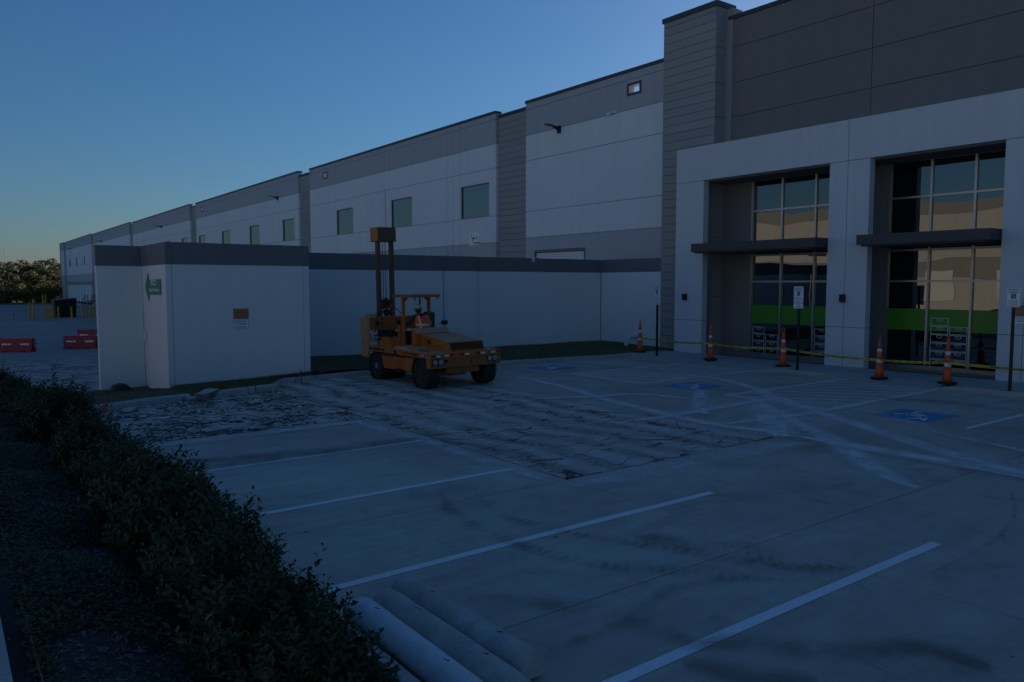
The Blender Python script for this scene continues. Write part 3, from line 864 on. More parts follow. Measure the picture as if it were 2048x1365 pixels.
section(122.83, 155.2, 11.56, .18, splits=[131, 139, 147], windows=[(125, 127.6), (133.2, 135.8), (141.3, 143.9)])
pilaster(155.2, 157.2, 11.4, False, -2)
section(157.2, 191.0, 11.72, .3, windows=[(164.7, 166.6), (174.6, 176.4), (184.1, 186.5)], splits=[170.5, 180.5], lower=4.56, door=None)
pilaster(191.0, 194.4, 11.6, False, -2)
section(194.4, 199.0, 11.8, .35, lower=4.56)
pilaster(199.0, 202.3, 11.9, False, -2)
box('dock_lintel', MX-.12, MX-.005, 157.3, 190.9, 2.53, 3.2, 'wall_board', wh)
for k in range(8):
    y0 = 159.2+k*3.85
    d = box('dock_door', MX-.06, MX-.01, y0, y0+2.7, -.72, 2.50, 'door_white', wh)
    box('bumper', MX-.22, MX-.065, y0-.1, y0+.25, -1.15, -.75, 'rubber', d)
    box('bumper', MX-.22, MX-.065, y0+2.45, y0+2.8, -1.15, -.75, 'rubber', d)
# roll-up door above the screen wall

bm = BM(); bx(bm, MX-.02, MX+.12, 25.13, 25.21, 0, 4.17); bx(bm, MX-.02, MX+.12, 28.64, 28.72, 0, 4.17); bx(bm, MX-.02, MX+.12, 25.21, 28.64, 4.06, 4.17)
od = obj('overhead_door', bm, 'alu_dark', wh)
for k in range(38):
    z0 = .04+k*.105
    if z0+.1 > 4.05: break
    bm = BM(); prism(bm, [(MX+.06, 25.215, z0), (MX+.045, 25.215, z0+.05), (MX+.06, 25.215, z0+.1), (MX+.09, 25.215, z0+.1), (MX+.09, 25.215, z0)], (0, 3.42, 0))
    obj('slat', bm, 'door_white', od)

# ---- entrance block: tall board-clad tower, dark upper wall, pale portal
tw = box('tower', 22.33, 22.9, 17.79, 20.17, -.1, 12.27, 'groove', wh)
n = 41; first = None
for k in range(n):
    z0 = .0+k*.3025
    if first is None: first = box('board', 22.30, 22.328, 17.77, 20.19, z0, z0+.285, 'wall_board', tw); continue
    o = first.copy(); COL.objects.link(o); o.parent = tw; o.location = (0, 0, k*.3025)
for z0, z1 in ((-.1, 2.1), (2.12, 4.4), (4.42, 6.2), (6.22, 8.46), (8.48, 9.64), (9.66, 10.87), (10.89, 12.27)):
    box('side_panel', 22.34, 22.9, 17.755, 17.785, z0, z1, 'wall_board', tw)
    box('side_panel', 22.34, 23.2, 20.172, 20.19, z0, z1, 'wall_board', tw)
bm = BM(); bx(bm, 22.24, 23.3, 17.70, 20.24, 12.275, 12.45); obj('coping', bm, 'coping', tw)
box('side_panel', 22.86, 23.4, 17.5, 20.16, 6.9, 12.25, 'wall_board', tw)
DW = [(-12, 2.0), (2.02, 12.40), (12.42, 17.75)]
for y0, y1 in DW:
    for z0, z1 in ((7.0, 8.46), (8.48, 9.64), (9.66, 10.87), (10.89, 11.85)):
        box('dark_panel', 22.9, 23.2, y0, y1, z0, z1, 'wall_dark', wh)
box('panel_seam', 22.94, 23.3, -12, 17.74, 6.9, 11.84, 'groove', wh)
bm = BM(); bx(bm, 22.84, 23.35, -12, 17.69, 11.855, 11.98); obj('coping', bm, 'coping', wh)
# wall around the glazing behind the portal
for y0, y1 in ((16.6, 17.75), (11.78, 12.95), (6.9, 8.25), (-12, 3.3)):
    box('dark_panel', 22.9, 23.2, y0, y1, -.1, 6.98, 'wall_dark', wh)
for y0, y1 in ((12.952, 16.598), (8.252, 11.778), (3.302, 6.898)):
    box('dark_panel', 22.9, 23.2, y0, y1, 6.19, 6.98, 'wall_dark', wh)
    box('sill_kerb', 22.85, 23.2, y0, y1, -.1, .07, 'wall_dark', wh)
# the portal
po = thing_part = None
for y0, y1 in ((17.5, 18.73), (11.58, 12.81), (6.88, 8.11), (2.0, 3.2)):
    for z0, z1 in ((-.1, 1.275), (1.29, 6.13)):
        if y0 == 17.5: box('portal_pier', 21.45, 21.72, y0, y1, z0, z1, 'portal_light', wh, bevel=.012)
        else:
            ym = y0+.66
            box('portal_pier', 21.45, 21.72, y0, ym-.008, z0, z1, 'portal_light', wh, bevel=.012)
            box('portal_pier', 21.45, 21.72, ym+.008, y1, z0, z1, 'portal_light', wh, bevel=.012)
    box('panel_seam', 21.47, 21.70, y0+.02, y1-.02, -.05, 6.12, 'groove', wh)
for y0, y1 in ((12.248, 18.73), (2.0, 12.232)):
    box('portal_beam', 21.45, 22.29, y0, y1, 6.145, 7.32, 'portal_light', wh, bevel=.012)
box('portal_beam', 22.292, 22.895, 2.0, 17.7, 6.15, 7.3, 'portal_light', wh)
box('shade_soffit', 21.73, 22.89, 2.05, 17.72, 6.11, 6.143, 'wall_dark', wh)  # dark colour paints in the shade under the portal beam
box('panel_seam', 21.475, 22.2, 12.233, 12.247, 6.15, 7.3, 'groove', wh)
for y0, y1 in ((12.83, 17.48), (8.13, 11.56), (3.22, 6.86)):
    bm = BM(); bx(bm, 20.8, 22.89, y0, y1, 3.65, 3.93)
    c = obj('canopy', bm, 'canopy_metal', wh, bevel=.006)
    for k in range(12):
        ya = y0+.1+(y1-y0-.2)*k/12
        box('soffit_rib', 20.9, 22.85, ya, ya+(y1-y0-.2)/12-.03, 3.615, 3.646, 'canopy_metal', c)
    box('drip_edge', 20.84, 20.90, y0+.12, y1-.12, 3.60, 3.648, 'black_metal', c)

# ---- storefront glazing
def storefront(y0, y1, mull, bins=()):
    zs = [.10, 2.64, 3.55, 5.08, 6.17]
    x = 22.97
    bm = BM(); w_ = .032
    bx(bm, x-.06, x+.06, y0, y0+.05, .07, 6.185); bx(bm, x-.06, x+.06, y1-.07, y1, .07, 6.185)
    bx(bm, x-.062, x+.06, y0+.05, y1-.07, .07, .17); bx(bm, x-.062, x+.06, y0+.05, y1-.07, 6.11, 6.185)
    f = obj('storefront_window', bm, 'alu', wh)
    ys = [y0+.05]+sorted(mull)+[y1-.07]
    for m_ in mull: box('mullion', x-.058, x+.05, m_-w_, m_+w_, .171, 6.109, 'alu', f)
    for z in (2.64, 3.55, 5.08):
        for a, b_ in zip(ys, ys[1:]):
            a2 = a+(w_ if a != ys[0] else 0)+.001; b2 = b_-(w_ if b_ != ys[-1] else 0)-.001
            box('transom', x-.05, x+.04, a2, b2, z-.03, z+.03, 'alu', f)
    cells = [.17, 2.61, 2.67, 3.52, 3.58, 5.05, 5.11, 6.11]
    for a, b_ in zip(ys, ys[1:]):
        a2 = a+(w_ if a != ys[0] else 0); b2 = b_-(w_ if b_ != ys[-1] else 0)
        for z0, z1 in zip(cells[::2], cells[1::2]):
            box('pane', x, x+.02, a2, b2, z0, z1, 'glass_dark', f)
        box('vinyl_band', x-.004, x-.002, a2+.002, b2-.002, 1.2, 1.83, 'vinyl_green', f)
    for (yl, zt, wdt, hgt, cut) in bins:
        # outline of a folding crate: frame and hand-hole, drawn from its left edge (larger y)
        bm = BM(); t_ = .016; ya, yb = yl-wdt, yl
        ya = max(ya, cut) if cut else ya
        za, zb = zt-hgt, zt; X0, X1 = x-.010, x-.007
        for q in ((ya, yb, zb-t_, zb), (ya, yb, za, za+t_), (yb-t_, yb, za+t_, zb-t_)): bx(bm, X0, X1, *q)
        if not cut: bx(bm, X0, X1, ya, ya+t_, za+t_, zb-t_)
        yc = yl-wdt*.52; hw, hh = wdt*.17, hgt*.26
        pts = [(yc+hw, zb-.035), (yc-hw, zb-.035), (yc-hw*.95, zb-.035-hh*.6), (yc-hw*.5, zb-.035-hh), (yc+hw*.5, zb-.035-hh), (yc+hw*.95, zb-.035-hh*.6)]
        for (p, q) in zip(pts, pts[1:]+pts[:1]):
            d_ = Vector((0, q[0]-p[0], q[1]-p[1])); n_ = Vector((0, -d_.z, d_.y)).normalized()*.006
            P0, Q0 = Vector((X0-.001, *p)), Vector((X0-.001, *q))
            if cut and min(p[0], q[0]) < cut: continue
            prism(bm, [tuple(P0-n_), tuple(Q0-n_), tuple(Q0+n_), tuple(P0+n_)], (.002, 0, 0))
        obj('crate_decal', bm, 'vinyl_white', f)
bw, bh, st = .48, .225, .25
B1 = [(16.47, 1.07-k*st, bw, bh, 0) for k in range(4)]+[(15.94, .82-k*st, bw, bh, 0) for k in range(3)]+[(14.09, 1.10-k*st, bw, bh, 0) for k in range(4)]
B2 = [(10.43, 1.585-k*.24, bw, bh, 0) for k in range(6)]+[(9.92, 1.345-k*.24, bw, bh, 0) for k in range(5)]
storefront(12.952, 16.598, [14.15, 15.385], B1)
storefront(8.252, 11.778, [9.37, 10.54], B2)
storefront(3.302, 6.898, [4.5, 5.7])

# ---- fittings on the warehouse wall
def arm_lamp(y, z, label):
    t_ = thing('wall_lamp', label, 'lamp', (MX, y, z), 'arm lamps on the warehouse wall')
    bm = BM(); bx(bm, MX-.10, MX-.001, y-.09, y+.09, z-.20, z+.12); obj('bracket', bm, 'black_metal', t_, bevel=.02)
    bm = BM()
    prism(bm, [(MX-.1, y-.05, z-.08), (MX-.1, y-.05, z+.08), (MX-.4, y-.05, z+.10), (MX-.4, y-.05, z+.03)], (0, .1, 0)); obj('arm', bm, 'black_metal', t_)
    bm = BM()
    ring = [(MX-.62-.27*math.cos(a), y+.14*math.sin(a), z+.075+.06*(.27*math.cos(a))) for a in [2*math.pi*i/20 for i in range(20)]]
    prism(bm, ring, (0, 0, .035)); obj('lamp_head', bm, 'black_metal', t_)
for y, z, lb in ((26.9, 9.56, 'dark arm lamp on the wall nearest the tall tower'), (62.6, 9.67, 'dark arm lamp above the row of four windows'), (103, 9.73, 'dark arm lamp above the low box wall, third from the tower'), (146.4, 9.89, 'small arm lamp second from the far end'), (183, 9.98, 'tiny arm lamp at the far end of the warehouse')):
    arm_lamp(y, z, lb)
t_ = thing('security_camera', 'small pale security camera under the grey band near the tower', 'camera', (MX, 23.3, 9.62))
bm = BM(); bx(bm, MX-.14, MX-.001, 23.26, 23.36, 9.62, 9.72); obj('mount', bm, 'door_white', t_, bevel=.01)
bm = BM(); tube(bm, (MX-.16, 23.42, 9.64), (MX-.2, 23.68, 9.60), .05); obj('housing', bm, 'door_white', t_)
bm = BM(); tube(bm, (MX-.2, 23.685, 9.60), (MX-.205, 23.71, 9.597), .045); obj('lens', bm, 'black_metal', t_)
for y, z, lb in ((18.23, 2.12, 'black wall light on the leftmost pale pier'), (12.26, 2.16, 'black wall light on the pale pier between the two glazed bays'), (7.42, 2.16, 'black wall light at the right picture edge above the brown plaque')):
    t_ = thing('wall_light', lb, 'lamp', (21.45, y, z), 'box lights on the pale piers')
    bm = BM(); bx(bm, 21.33, 21.448, y-.07, y+.07, z-.13, z+.09); obj('housing', bm, 'black_metal', t_, bevel=.012)
    bm = BM(); bx(bm, 21.34, 21.44, y-.06, y+.06, z-.15, z-.132); obj('diffuser', bm, 'lamp_glass', t_)

# ---- flat signs
def bars(bm, o, r, u, rows, wd, hgt, gapf=.45, n_=None):
    """rows of short strokes where print is too small to read"""
    o, r, u = Vector(o), Vector(r), Vector(u); n = r.cross(u)
    for k in range(rows):
        c = o-u*(k*hgt)
        w2 = wd*rng.uniform(.75, 1.)
        x = -w2/2
        while x < w2/2:
            l = rng.uniform(.10, .28)*wd; l = min(l, w2/2-x)
            if l > .01*wd:
                P = [c+r*x-u*hgt*.18, c+r*(x+l)-u*hgt*.18, c+r*(x+l)+u*hgt*.18, c+r*x+u*hgt*.18]
                prism(bm, [tuple(p+n*.0005) for p in P], tuple(n*.0012))
            x += l+.035*wd
def plate(name, o, r, u, wd, hgt, th, mat, parent, rad=.02):
    o, r, u = Vector(o), Vector(r).normalized(), Vector(u).normalized(); n = r.cross(u)
    pts = []
    for sx, sy, a0 in ((1, 1, 0), (-1, 1, 90), (-1, -1, 180), (1, -1, 270)):
        for k in range(4):
            a = R(a0+30*k); pts.append(o+r*(sx*(wd/2-rad)+rad*math.cos(a))+u*(sy*(hgt/2-rad)+rad*math.sin(a)))
    bm = BM(); prism(bm, [tuple(p-n*th) for p in pts], tuple(n*th))
    return obj(name, bm, mat, parent)
LEFT = (0, -1, 0)                                # reading direction on faces turned to -x
def frame_line(o, r, u, wd, hgt, t, mat, parent, lift=.0015):
    o, r, u = Vector(o), Vector(r), Vector(u); n = r.cross(u)
    bm = BM()
    for (cx, cy, a, b_) in ((0, hgt/2-t/2, wd, t), (0, -hgt/2+t/2, wd, t), (-wd/2+t/2, 0, t, hgt-2*t), (wd/2-t/2, 0, t, hgt-2*t)):
        c = o+r*cx+u*cy+n*.0004
        prism(bm, [tuple(c-r*a/2-u*b_/2), tuple(c+r*a/2-u*b_/2), tuple(c+r*a/2+u*b_/2), tuple(c-r*a/2+u*b_/2)], tuple(n*lift))
    obj('border', bm, mat, parent)
UP = (0, 0, 1)
def isa(o, r, u, s, parent):
    """wheelchair sign on a blue square of side s"""
    o, r, u = Vector(o), Vector(r), Vector(u); n = r.cross(u)
    bm = BM(); prism(bm, [tuple(o+r*a*s/2+u*b_*s/2+n*.0005) for a, b_ in ((-1, -1), (1, -1), (1, 1), (-1, 1))], tuple(n*.001)); obj('blue_square', bm, 'sign_blue', parent)
    bm = BM()
    def st(p, q, w_):
        p, q = o+r*p[0]*s+u*p[1]*s+n*.0016, o+r*q[0]*s+u*q[1]*s+n*.0016
        d_ = (q-p).normalized(); m_ = n.cross(d_)*w_*s
        prism(bm, [tuple(p-m_), tuple(q-m_), tuple(q+m_), tuple(p+m_)], tuple(n*.001))
    arc = [(-.05-.2*math.cos(a), -.12+.2*math.sin(a)) for a in [R(q) for q in range(-60, 241, 30)]]
    for p, q in zip(arc[1:-3], arc[2:-2]): st(p, q, .028)
    st((-.1, .28), (-.06, -.02), .035); st((-.06, -.02), (.16, -.03), .035); st((.16, -.03), (.26, -.28), .035); st((-.08, .13), (.1, .12), .028); st((-.13, .34), (-.06, .34), .045)
    obj('wheelchair_symbol', bm, 'sign_white', parent)
def private_sign(o, r, u, label1, label2):
    """tan notice above a white private property notice"""
    o, r, u = Vector(o), Vector(r).normalized(), Vector(u); n = r.cross(u)
    t1 = thing('notice_plaque', label1, 'sign', tuple(o), 'brown notices')
    p1 = o+u*.145
    plate('plate', p1+n*.004, r, u, .38, .255, .003, 'sign_brown', t1, .008)
    frame_line(p1+n*.004, r, u, .38, .255, .014, 'sign_black', t1)
    bm = BM(); bars(bm, p1+n*.0045+u*.075, r, u, 2, .30, .035); bars(bm, p1+n*.0045-u*.015, r, u, 5, .32, .022); c = p1+u*.022+n*.0045
    prism(bm, [tuple(c-r*.18-u*.004), tuple(c+r*.18-u*.004), tuple(c+r*.18+u*.004), tuple(c-r*.18+u*.004)], tuple(n*.001)); obj('print', bm, 'sign_black', t1)
    t2 = thing('private_property_sign', label2, 'sign', tuple(o-u*.13), 'private property signs')
    p2 = o-u*.13
    plate('plate', p2+n*.004, r, u, .385, .255, .003, 'sign_white', t2, .02)
    frame_line(p2+n*.004, r, u, .37, .24, .008, 'sign_navy', t2)
    text('lettering', 'PRIVATE PROPERTY', .043, p2+n*.005+u*.07, r, u, 'sign_navy', t2, depth=.0008, bold=.001, wide=.78)
    text('lettering', 'NO TRESPASSING', .043, p2+n*.005+u*.012, r, u, 'sign_navy', t2, depth=.0008, bold=.001, wide=.82)
    bm = BM(); bars(bm, p2+n*.0045-u*.05, r, u, 3, .30, .022); obj('print', bm, 'sign_navy', t2)

# sign on the warehouse wall above the screen wall
t_ = thing('leasing_sign', 'white square sign with dark and red print on the warehouse wall', 'sign', (MX, 33.83, 4.95))
plate('plate', (MX-.006, 33.83, 4.95), LEFT, UP, .9, .66, .004, 'sign_white', t_, .01)
bm = BM()
for cx, cz, a, b_ in ((34.06, 5.10, .03, .2), (34.0, 5.0, .14, .04), (33.93, 4.86, .05, .22), (33.6, 4.74, .62, .035), (33.62, 4.69, .5, .025)): bx(bm, MX-.010, MX-.0075, cx-a/2, cx+a/2, cz-b_/2, cz+b_/2)
lathe(bm, [(.07, MX-.010), (.07, MX-.0077)], (0, 33.86, 4.98), 14, 'x'); obj('print', bm, 'sign_navy', t_)
bm = BM(); bx(bm, MX-.0105, MX-.0076, 33.45, 33.72, 5.02, 5.05); bx(bm, MX-.0105, MX-.0076, 33.45, 33.72, 4.93, 4.96); obj('print', bm, 'logo_red', t_)

# ================================================================== SCREEN WALLS
ZT, ZB = 3.57, 3.04
def wall_piece(parent, x0, x1, y0, y1, zb, name='wall'):
    box(name, x0, x1, y0, y1, zb, ZB-.004, 'screen_white', parent, bevel=.012)
    box('dark_band', x0-.006, x1+.006, y0-.006, y1+.006, ZB, ZT, 'screen_dark', parent, bevel=.012)
bw_ = thing('screen_wall', 'white box-shaped screen wall with dark band on top and a short wing', 'wall', (4.4, 19.7, 0))
wall_piece(bw_, 3.34, 4.415, 22.3, 22.52, -.9)
for x0, x1 in ((4.42, 4.553), (4.567, 7.833), (7.847, 8.0)):
    box('wall', x0, x1, 19.7, 19.9, -.3, ZB-.004, 'screen_white', bw_, bevel=.006)
    box('dark_band', x0, x1, 19.692, 19.9, ZB, ZT, 'screen_dark', bw_, bevel=.006)
box('seam', 4.5, 7.9, 19.712, 19.88, -.2, ZT-.01, 'seam_grey', bw_)
wall_piece(bw_, 4.43, 4.63, 19.906, 22.29, -.9)
wall_piece(bw_, 7.78, 7.99, 19.906, 23.59, -.3)
box('joint_plate', 4.16, 4.40, 22.275, 22.297, 1.05, 1.32, 'screen_white', bw_, bevel=.01)
box('joint_plate', 4.395, 4.42, 21.97, 22.27, 1.05, 1.32, 'screen_white', bw_, bevel=.01)
lw = thing('screen_wall', 'long white screen wall with dark band running behind the orange machine to the tower', 'wall', (15, 23.6, 0))
wall_piece(lw, 8.0, 14.60, 23.605, 23.8, -.3)
wall_piece(lw, 14.66, 15.96, 23.44, 23.8, -.3)
wall_piece(lw, 15.98, 22.36, 23.6, 23.8, -.3)
wall_piece(lw, 22.40, 22.6, 20.21, 23.58, -.3)
box('seam', 14.5, 16.1, 23.64, 23.78, -.2, ZT-.02, 'seam_grey', lw)
box('seam', 22.3, 22.5, 23.62, 23.7, -.2, ZT-.02, 'seam_grey', lw)
for x, y in ((14.45, 23.575), (22.1, 23.575)): box('joint_plate', x, x+.26, y, y+.022, .98, 1.2, 'screen_white', lw, bevel=.008)
box('joint_plate', 22.375, 22.398, 23.2, 23.5, .98, 1.2, 'screen_white', lw, bevel=.008)
for x in (15.0, 18.7):                     # small brackets on the wall top
    bm = BM(); bx(bm, x, x+.12, 23.585, 23.6, ZT-.14, ZT+.03); bx(bm, x+.03, x+.36, 23.6, 23.75, ZT+.008, ZT+.03); obj('bracket', bm, 'door_white', lw)
# arrow sign
AX = 4.418
t_ = thing('arrow_sign', 'green arrow sign pointing left on the side of the box wall', 'sign', (AX, 21.0, 2.49))
bm = BM()
pts = [(20.2, 2.69), (21.5, 2.67), (21.56, 2.86), (21.92, 2.49), (21.56, 2.12), (21.5, 2.30), (20.2, 2.30)]
prism(bm, [(AX-.008, y, z) for y, z in pts], (.006, 0, 0)); obj('plate', bm, 'sign_green', t_)
text('lettering', 'IFCO', .20, (AX-.0085, 20.95, 2.59), LEFT, UP, 'sign_white', t_, depth=.001, wide=1.3, bold=.006)
text('lettering', 'Shipping & Receiving', .125, (AX-.0085, 20.95, 2.42), LEFT, UP, 'sign_white', t_, depth=.001, wide=1.05, bold=.002)
private_sign((6.18, 19.695, 1.67), (1, 0, 0), UP, 'brown notice plaque on the white box wall', 'white private property sign below the brown plaque on the box wall')
private_sign((21.445, 7.55, 1.75), LEFT, UP, 'brown notice plaque on the pale pier at the right edge', 'white private property sign on the pale pier at the right edge')

# ================================================================== THE ORANGE MACHINE
hm = thing('drop_hammer_truck', 'orange hydraulic drop hammer vehicle with tall mast parked on the cracked concrete', 'machine', (10.43, 17.3, 0))
def part(name, bm, mat, parent=None, **kw): return obj(name, bm, mat, parent or hm, **kw)
X0, X1, Y0, Y1 = 9.40, 11.47, 15.75, 19.2
# deck plate with its deep edge
bm = BM(); bx(bm, X0, X1, Y0, Y1, .775, .895); deck = part('deck', bm, 'orange_paint', bevel=.012)
bm = BM(); bx(bm, X0+.03, X1-.03, Y0+.03, Y1-.03, .896, .903); part('deck_dust', bm, 'orange_dusty', deck)
# front apron
bm = BM(); bx(bm, X0+.01, X1-.01, Y0+.01, Y0+.07, .535, .774)
prism(bm, [(X0+.01, Y0+.07, .535), (X0+.01, Y0+.07, .774), (X0+.01, Y0+.26, .774), (X0+.01, Y0+.20, .535)], (.03, 0, 0))
prism(bm, [(X1-.04, Y0+.07, .535), (X1-.04, Y0+.07, .774), (X1-.04, Y0+.26, .774), (X1-.04, Y0+.20, .535)], (.03, 0, 0))
part('front_apron', bm, 'orange_worn', bevel=.008)
bm = BM(); prism(bm, [(9.98, Y0+.004, .60), (10.86, Y0+.004, .60), (10.92, Y0+.004, .73), (9.92, Y0+.004, .73)], (0, -.015, 0)); part('apron_plate', bm, 'orange_worn')
text('number', '3', .14, (10.56, Y0-.013, .665), (1, 0, 0), UP, 'letter_black', hm, depth=.001, bold=.006)
def headlamp(cx):
    bm = BM()
    pts = [(cx+.165*math.copysign(abs(math.cos(a))**.6, math.cos(a)), Y0+.012, .69+.085*math.copysign(abs(math.sin(a))**.6, math.sin(a))) for a in [2*math.pi*i/20 for i in range(20)]]
    prism(bm, pts, (0, -.035, 0)); h_ = part('headlight', bm, 'steel_dark')
    for s in (-.078, .078):
        bm = BM(); lathe(bm, [(.068, Y0-.028), (.066, Y0-.032), (.045, Y0-.042), (.012, Y0-.046)], (cx+s, 0, .69), 16, 'y'); obj('lens', bm, 'lens_white', h_, smooth=False)
headlamp(9.60); headlamp(11.20)
bm = BM(); lathe(bm, [(.045, Y0-.004), (.045, Y0+.009)], (9.845, 0, .70), 14, 'y'); part('tow_hole', bm, 'dark_hole')
for cx, mt in ((9.50, 'lens_red'), (9.615, 'reflect_white'), (9.865, 'reflect_white'), (10.0, 'lens_red'), (10.30, 'lens_red'), (10.45, 'reflect_white'), (10.77, 'lens_red'), (10.93, 'reflect_white'), (11.24, 'reflect_white'), (11.38, 'lens_red')):
    bm = BM(); bx(bm, cx-.065, cx+.065, Y0-.004, Y0-.0005, .815, .862); part('reflector', bm, mt)
# side toolbox
bm = BM(); prism(bm, [(X0+.02, 16.62, .735), (X0+.02, 18.32, .735), (X0+.02, 18.2, .37), (X0+.02, 16.78, .37)], (.45, 0, 0)); tb = part('toolbox', bm, 'orange_paint', bevel=.01)
bm = BM(); bx(bm, X0+.008, X0+.018, 17.0, 18.4, .70, .73); obj('hinge', bm, 'steel_dark', tb)
bm = BM(); bx(bm, X0-.004, X0+.018, 17.46, 17.53, .60, .72); obj('latch', bm, 'galv', tb)
text('lettering', 'T', .13, (X0+.015, 17.62, .58), LEFT, UP, 'logo_red', tb, depth=.001, wide=1.0)
bm = BM(); bars(bm, (X0+.017, 17.3, .60), LEFT, UP, 4, .42, .035); obj('print', bm, 'logo_red', tb)
bm = BM(); prism(bm, [(X1-.47, 16.62, .735), (X1-.47, 18.32, .735), (X1-.47, 18.2, .37), (X1-.47, 16.78, .37)], (.45, 0, 0)); part('toolbox', bm, 'orange_paint', bevel=.01)
text('lettering', 'HYDRA-HAMMER', .088, (X0-.001, 16.72, .838), LEFT, UP, 'letter_black', hm, depth=.001, wide=1.12, bold=.003)
bm = BM(); bx(bm, X0-.003, X0-.0005, 16.02, 16.22, .81, .87); part('label_plate', bm, 'letter_black')
bm = BM(); bars(bm, (X0-.0035, 16.12, .84), LEFT, UP, 1, .17, .07); part('print', bm, 'sign_white')
bm = BM(); bars(bm, (X0-.001, 18.55, .845), LEFT, UP, 1, .9, .16); part('print', bm, 'letter_black')
bm = BM(); bx(bm, X0-.03, X0-.0005, 17.45, 17.54, .77, .88); part('latch', bm, 'steel_dark')
# frame rails, axles, wheels
bm = BM(); bx(bm, 9.98, 10.14, 15.9, 19.1, .50, .77); bx(bm, 10.74, 10.90, 15.9, 19.1, .50, .77); part('chassis_rail', bm, 'steel_dark')
for y in (16.28, 18.66):
    bm = BM(); tube(bm, (9.6, y, .38), (11.3, y, .38), .07, n=10); bx(bm, 10.2, 10.65, y-.16, y+.16, .28, .55); part('axle', bm, 'orange_worn' if y < 17 else 'steel_dark')
bm = BM(); bx(bm, 9.95, 10.9, 15.9, 15.98, .38, .52); part('front_beam', bm, 'orange_worn')
def wheel(cx, cy, wd, side, r=.385):
    bm = BM(); h = wd/2
    prof = [(.21, -h*.86), (.25, -h), (r-.07, -h), (r-.02, -h*.86), (r, -h*.62), (r, h*.62), (r-.02, h*.86), (r-.07, h), (.25, h), (.21, h*.86)]
    lathe(bm, prof, (cx, cy, r), 36, 'x')
    w_ = part('wheel', bm, 'rubber', smooth=False)
    bm = BM()
    for k in range(40):                              # tread blocks
        a = 2*math.pi*k/40
        for xx in (-.5, -.17, .17, .5):
            off = .5*(2*math.pi/40) if abs(xx) < .3 else 0
            ca, sa = math.cos(a+off), math.sin(a+off); t1 = .024; bwid = wd*.13
            P = []
            for rr in (r-.006, r+.009):
                for du, dv in ((-1, -1), (1, -1), (1, 1), (-1, 1)):
                    P.append((cx+xx*wd*.8+du*bwid, cy+rr*ca-dv*t1*sa, r+rr*sa+dv*t1*ca))
            vs = [bm.verts.new(p) for p in P]
            for f_ in ((4, 5, 6, 7), (0, 1, 5, 4), (1, 2, 6, 5), (2, 3, 7, 6), (3, 0, 4, 7)): bm.faces.new([vs[i] for i in f_])
    obj('tread', bm, 'rubber', w_)
    bm = BM(); s = side
    lathe(bm, [(.215, cx+s*h*.80), (.20, cx+s*h*.86), (.17, cx+s*h*.55), (.09, cx+s*h*.45), (.085, cx+s*h*.95), (.03, cx+s*h*1.0)], (0, cy, r), 20, 'x')
    obj('rim', bm, 'galv' if cy > 17 else 'steel_dark', w_)
    bm = BM()
    for k in range(8):
        a = 2*math.pi*k/8; yy, zz = cy+.125*math.cos(a), r+.125*math.sin(a)
        tube(bm, (cx+s*h*.45, yy, zz), (cx+s*h*.62, yy, zz), .014, n=6)
    obj('wheel_nut', bm, 'galv', w_)
wheel(9.57, 16.28, .30, -1); wheel(11.28, 16.28, .30, 1); wheel(9.60, 18.66, .34, -1); wheel(11.26, 18.66, .34, 1)
wheel(10.0, 18.66, .30, -1); 
# bonnet with a mesh grille
bm = BM()
S = [(15.86, .905), (15.86, .935), (15.94, 1.125), (17.28, 1.262), (17.28, .905)]
prism(bm, [(10.04, y, z) for y, z in S], (1.0, 0, 0)); bon = part('bonnet', bm, 'orange_paint', bevel=.012)
bm = BM(); prism(bm, [(10.06, 15.96, 1.130), (11.02, 15.96, 1.130), (11.02, 17.27, 1.264), (10.06, 17.27, 1.264)], (0, 0, .006)); obj('bonnet_dust', bm, 'orange_dusty', bon)
bm = BM(); prism(bm, [(10.07, 15.853, .945), (11.01, 15.853, .945), (11.01, 15.925, 1.115), (10.07, 15.925, 1.115)], (0, -.006, .002)); gr = obj('grille', bm, 'dark_hole', bon)
bm = BM()
for r_ in range(6):
    for c_ in range(21):
        cx = 10.09+c_*.045+(r_ % 2)*.0225; cz = .955+r_*.03
        if cx > 11.0: continue
        pts = [(cx-.0225, cz), (cx, cz+.014), (cx+.0225, cz)]
        for p, q in zip(pts, pts[1:]):
            yy = lambda z: 15.843+(z-.945)*.42
            prism(bm, [(p[0], yy(p[1]), p[1]-.003), (q[0], yy(q[1]), q[1]-.003), (q[0], yy(q[1]), q[1]+.003), (p[0], yy(p[1]), p[1]+.003)], (0, -.005, 0))
obj('grille_mesh', bm, 'orange_worn', bon)
bm = BM(); prism(bm, [(10.033, 17.14, 1.20), (10.033, 16.98, 1.185), (10.033, 17.02, 1.16), (10.033, 17.08, 1.165), (10.033, 17.10, 1.03), (10.033, 17.14, 1.03)], (.006, 0, 0)); obj('logo_mark', bm, 'logo_red', bon)
text('lettering', 'MC', .17, (10.035, 16.86, 1.085), LEFT, UP, 'letter_black', bon, depth=.002, wide=1.0, bold=.006)
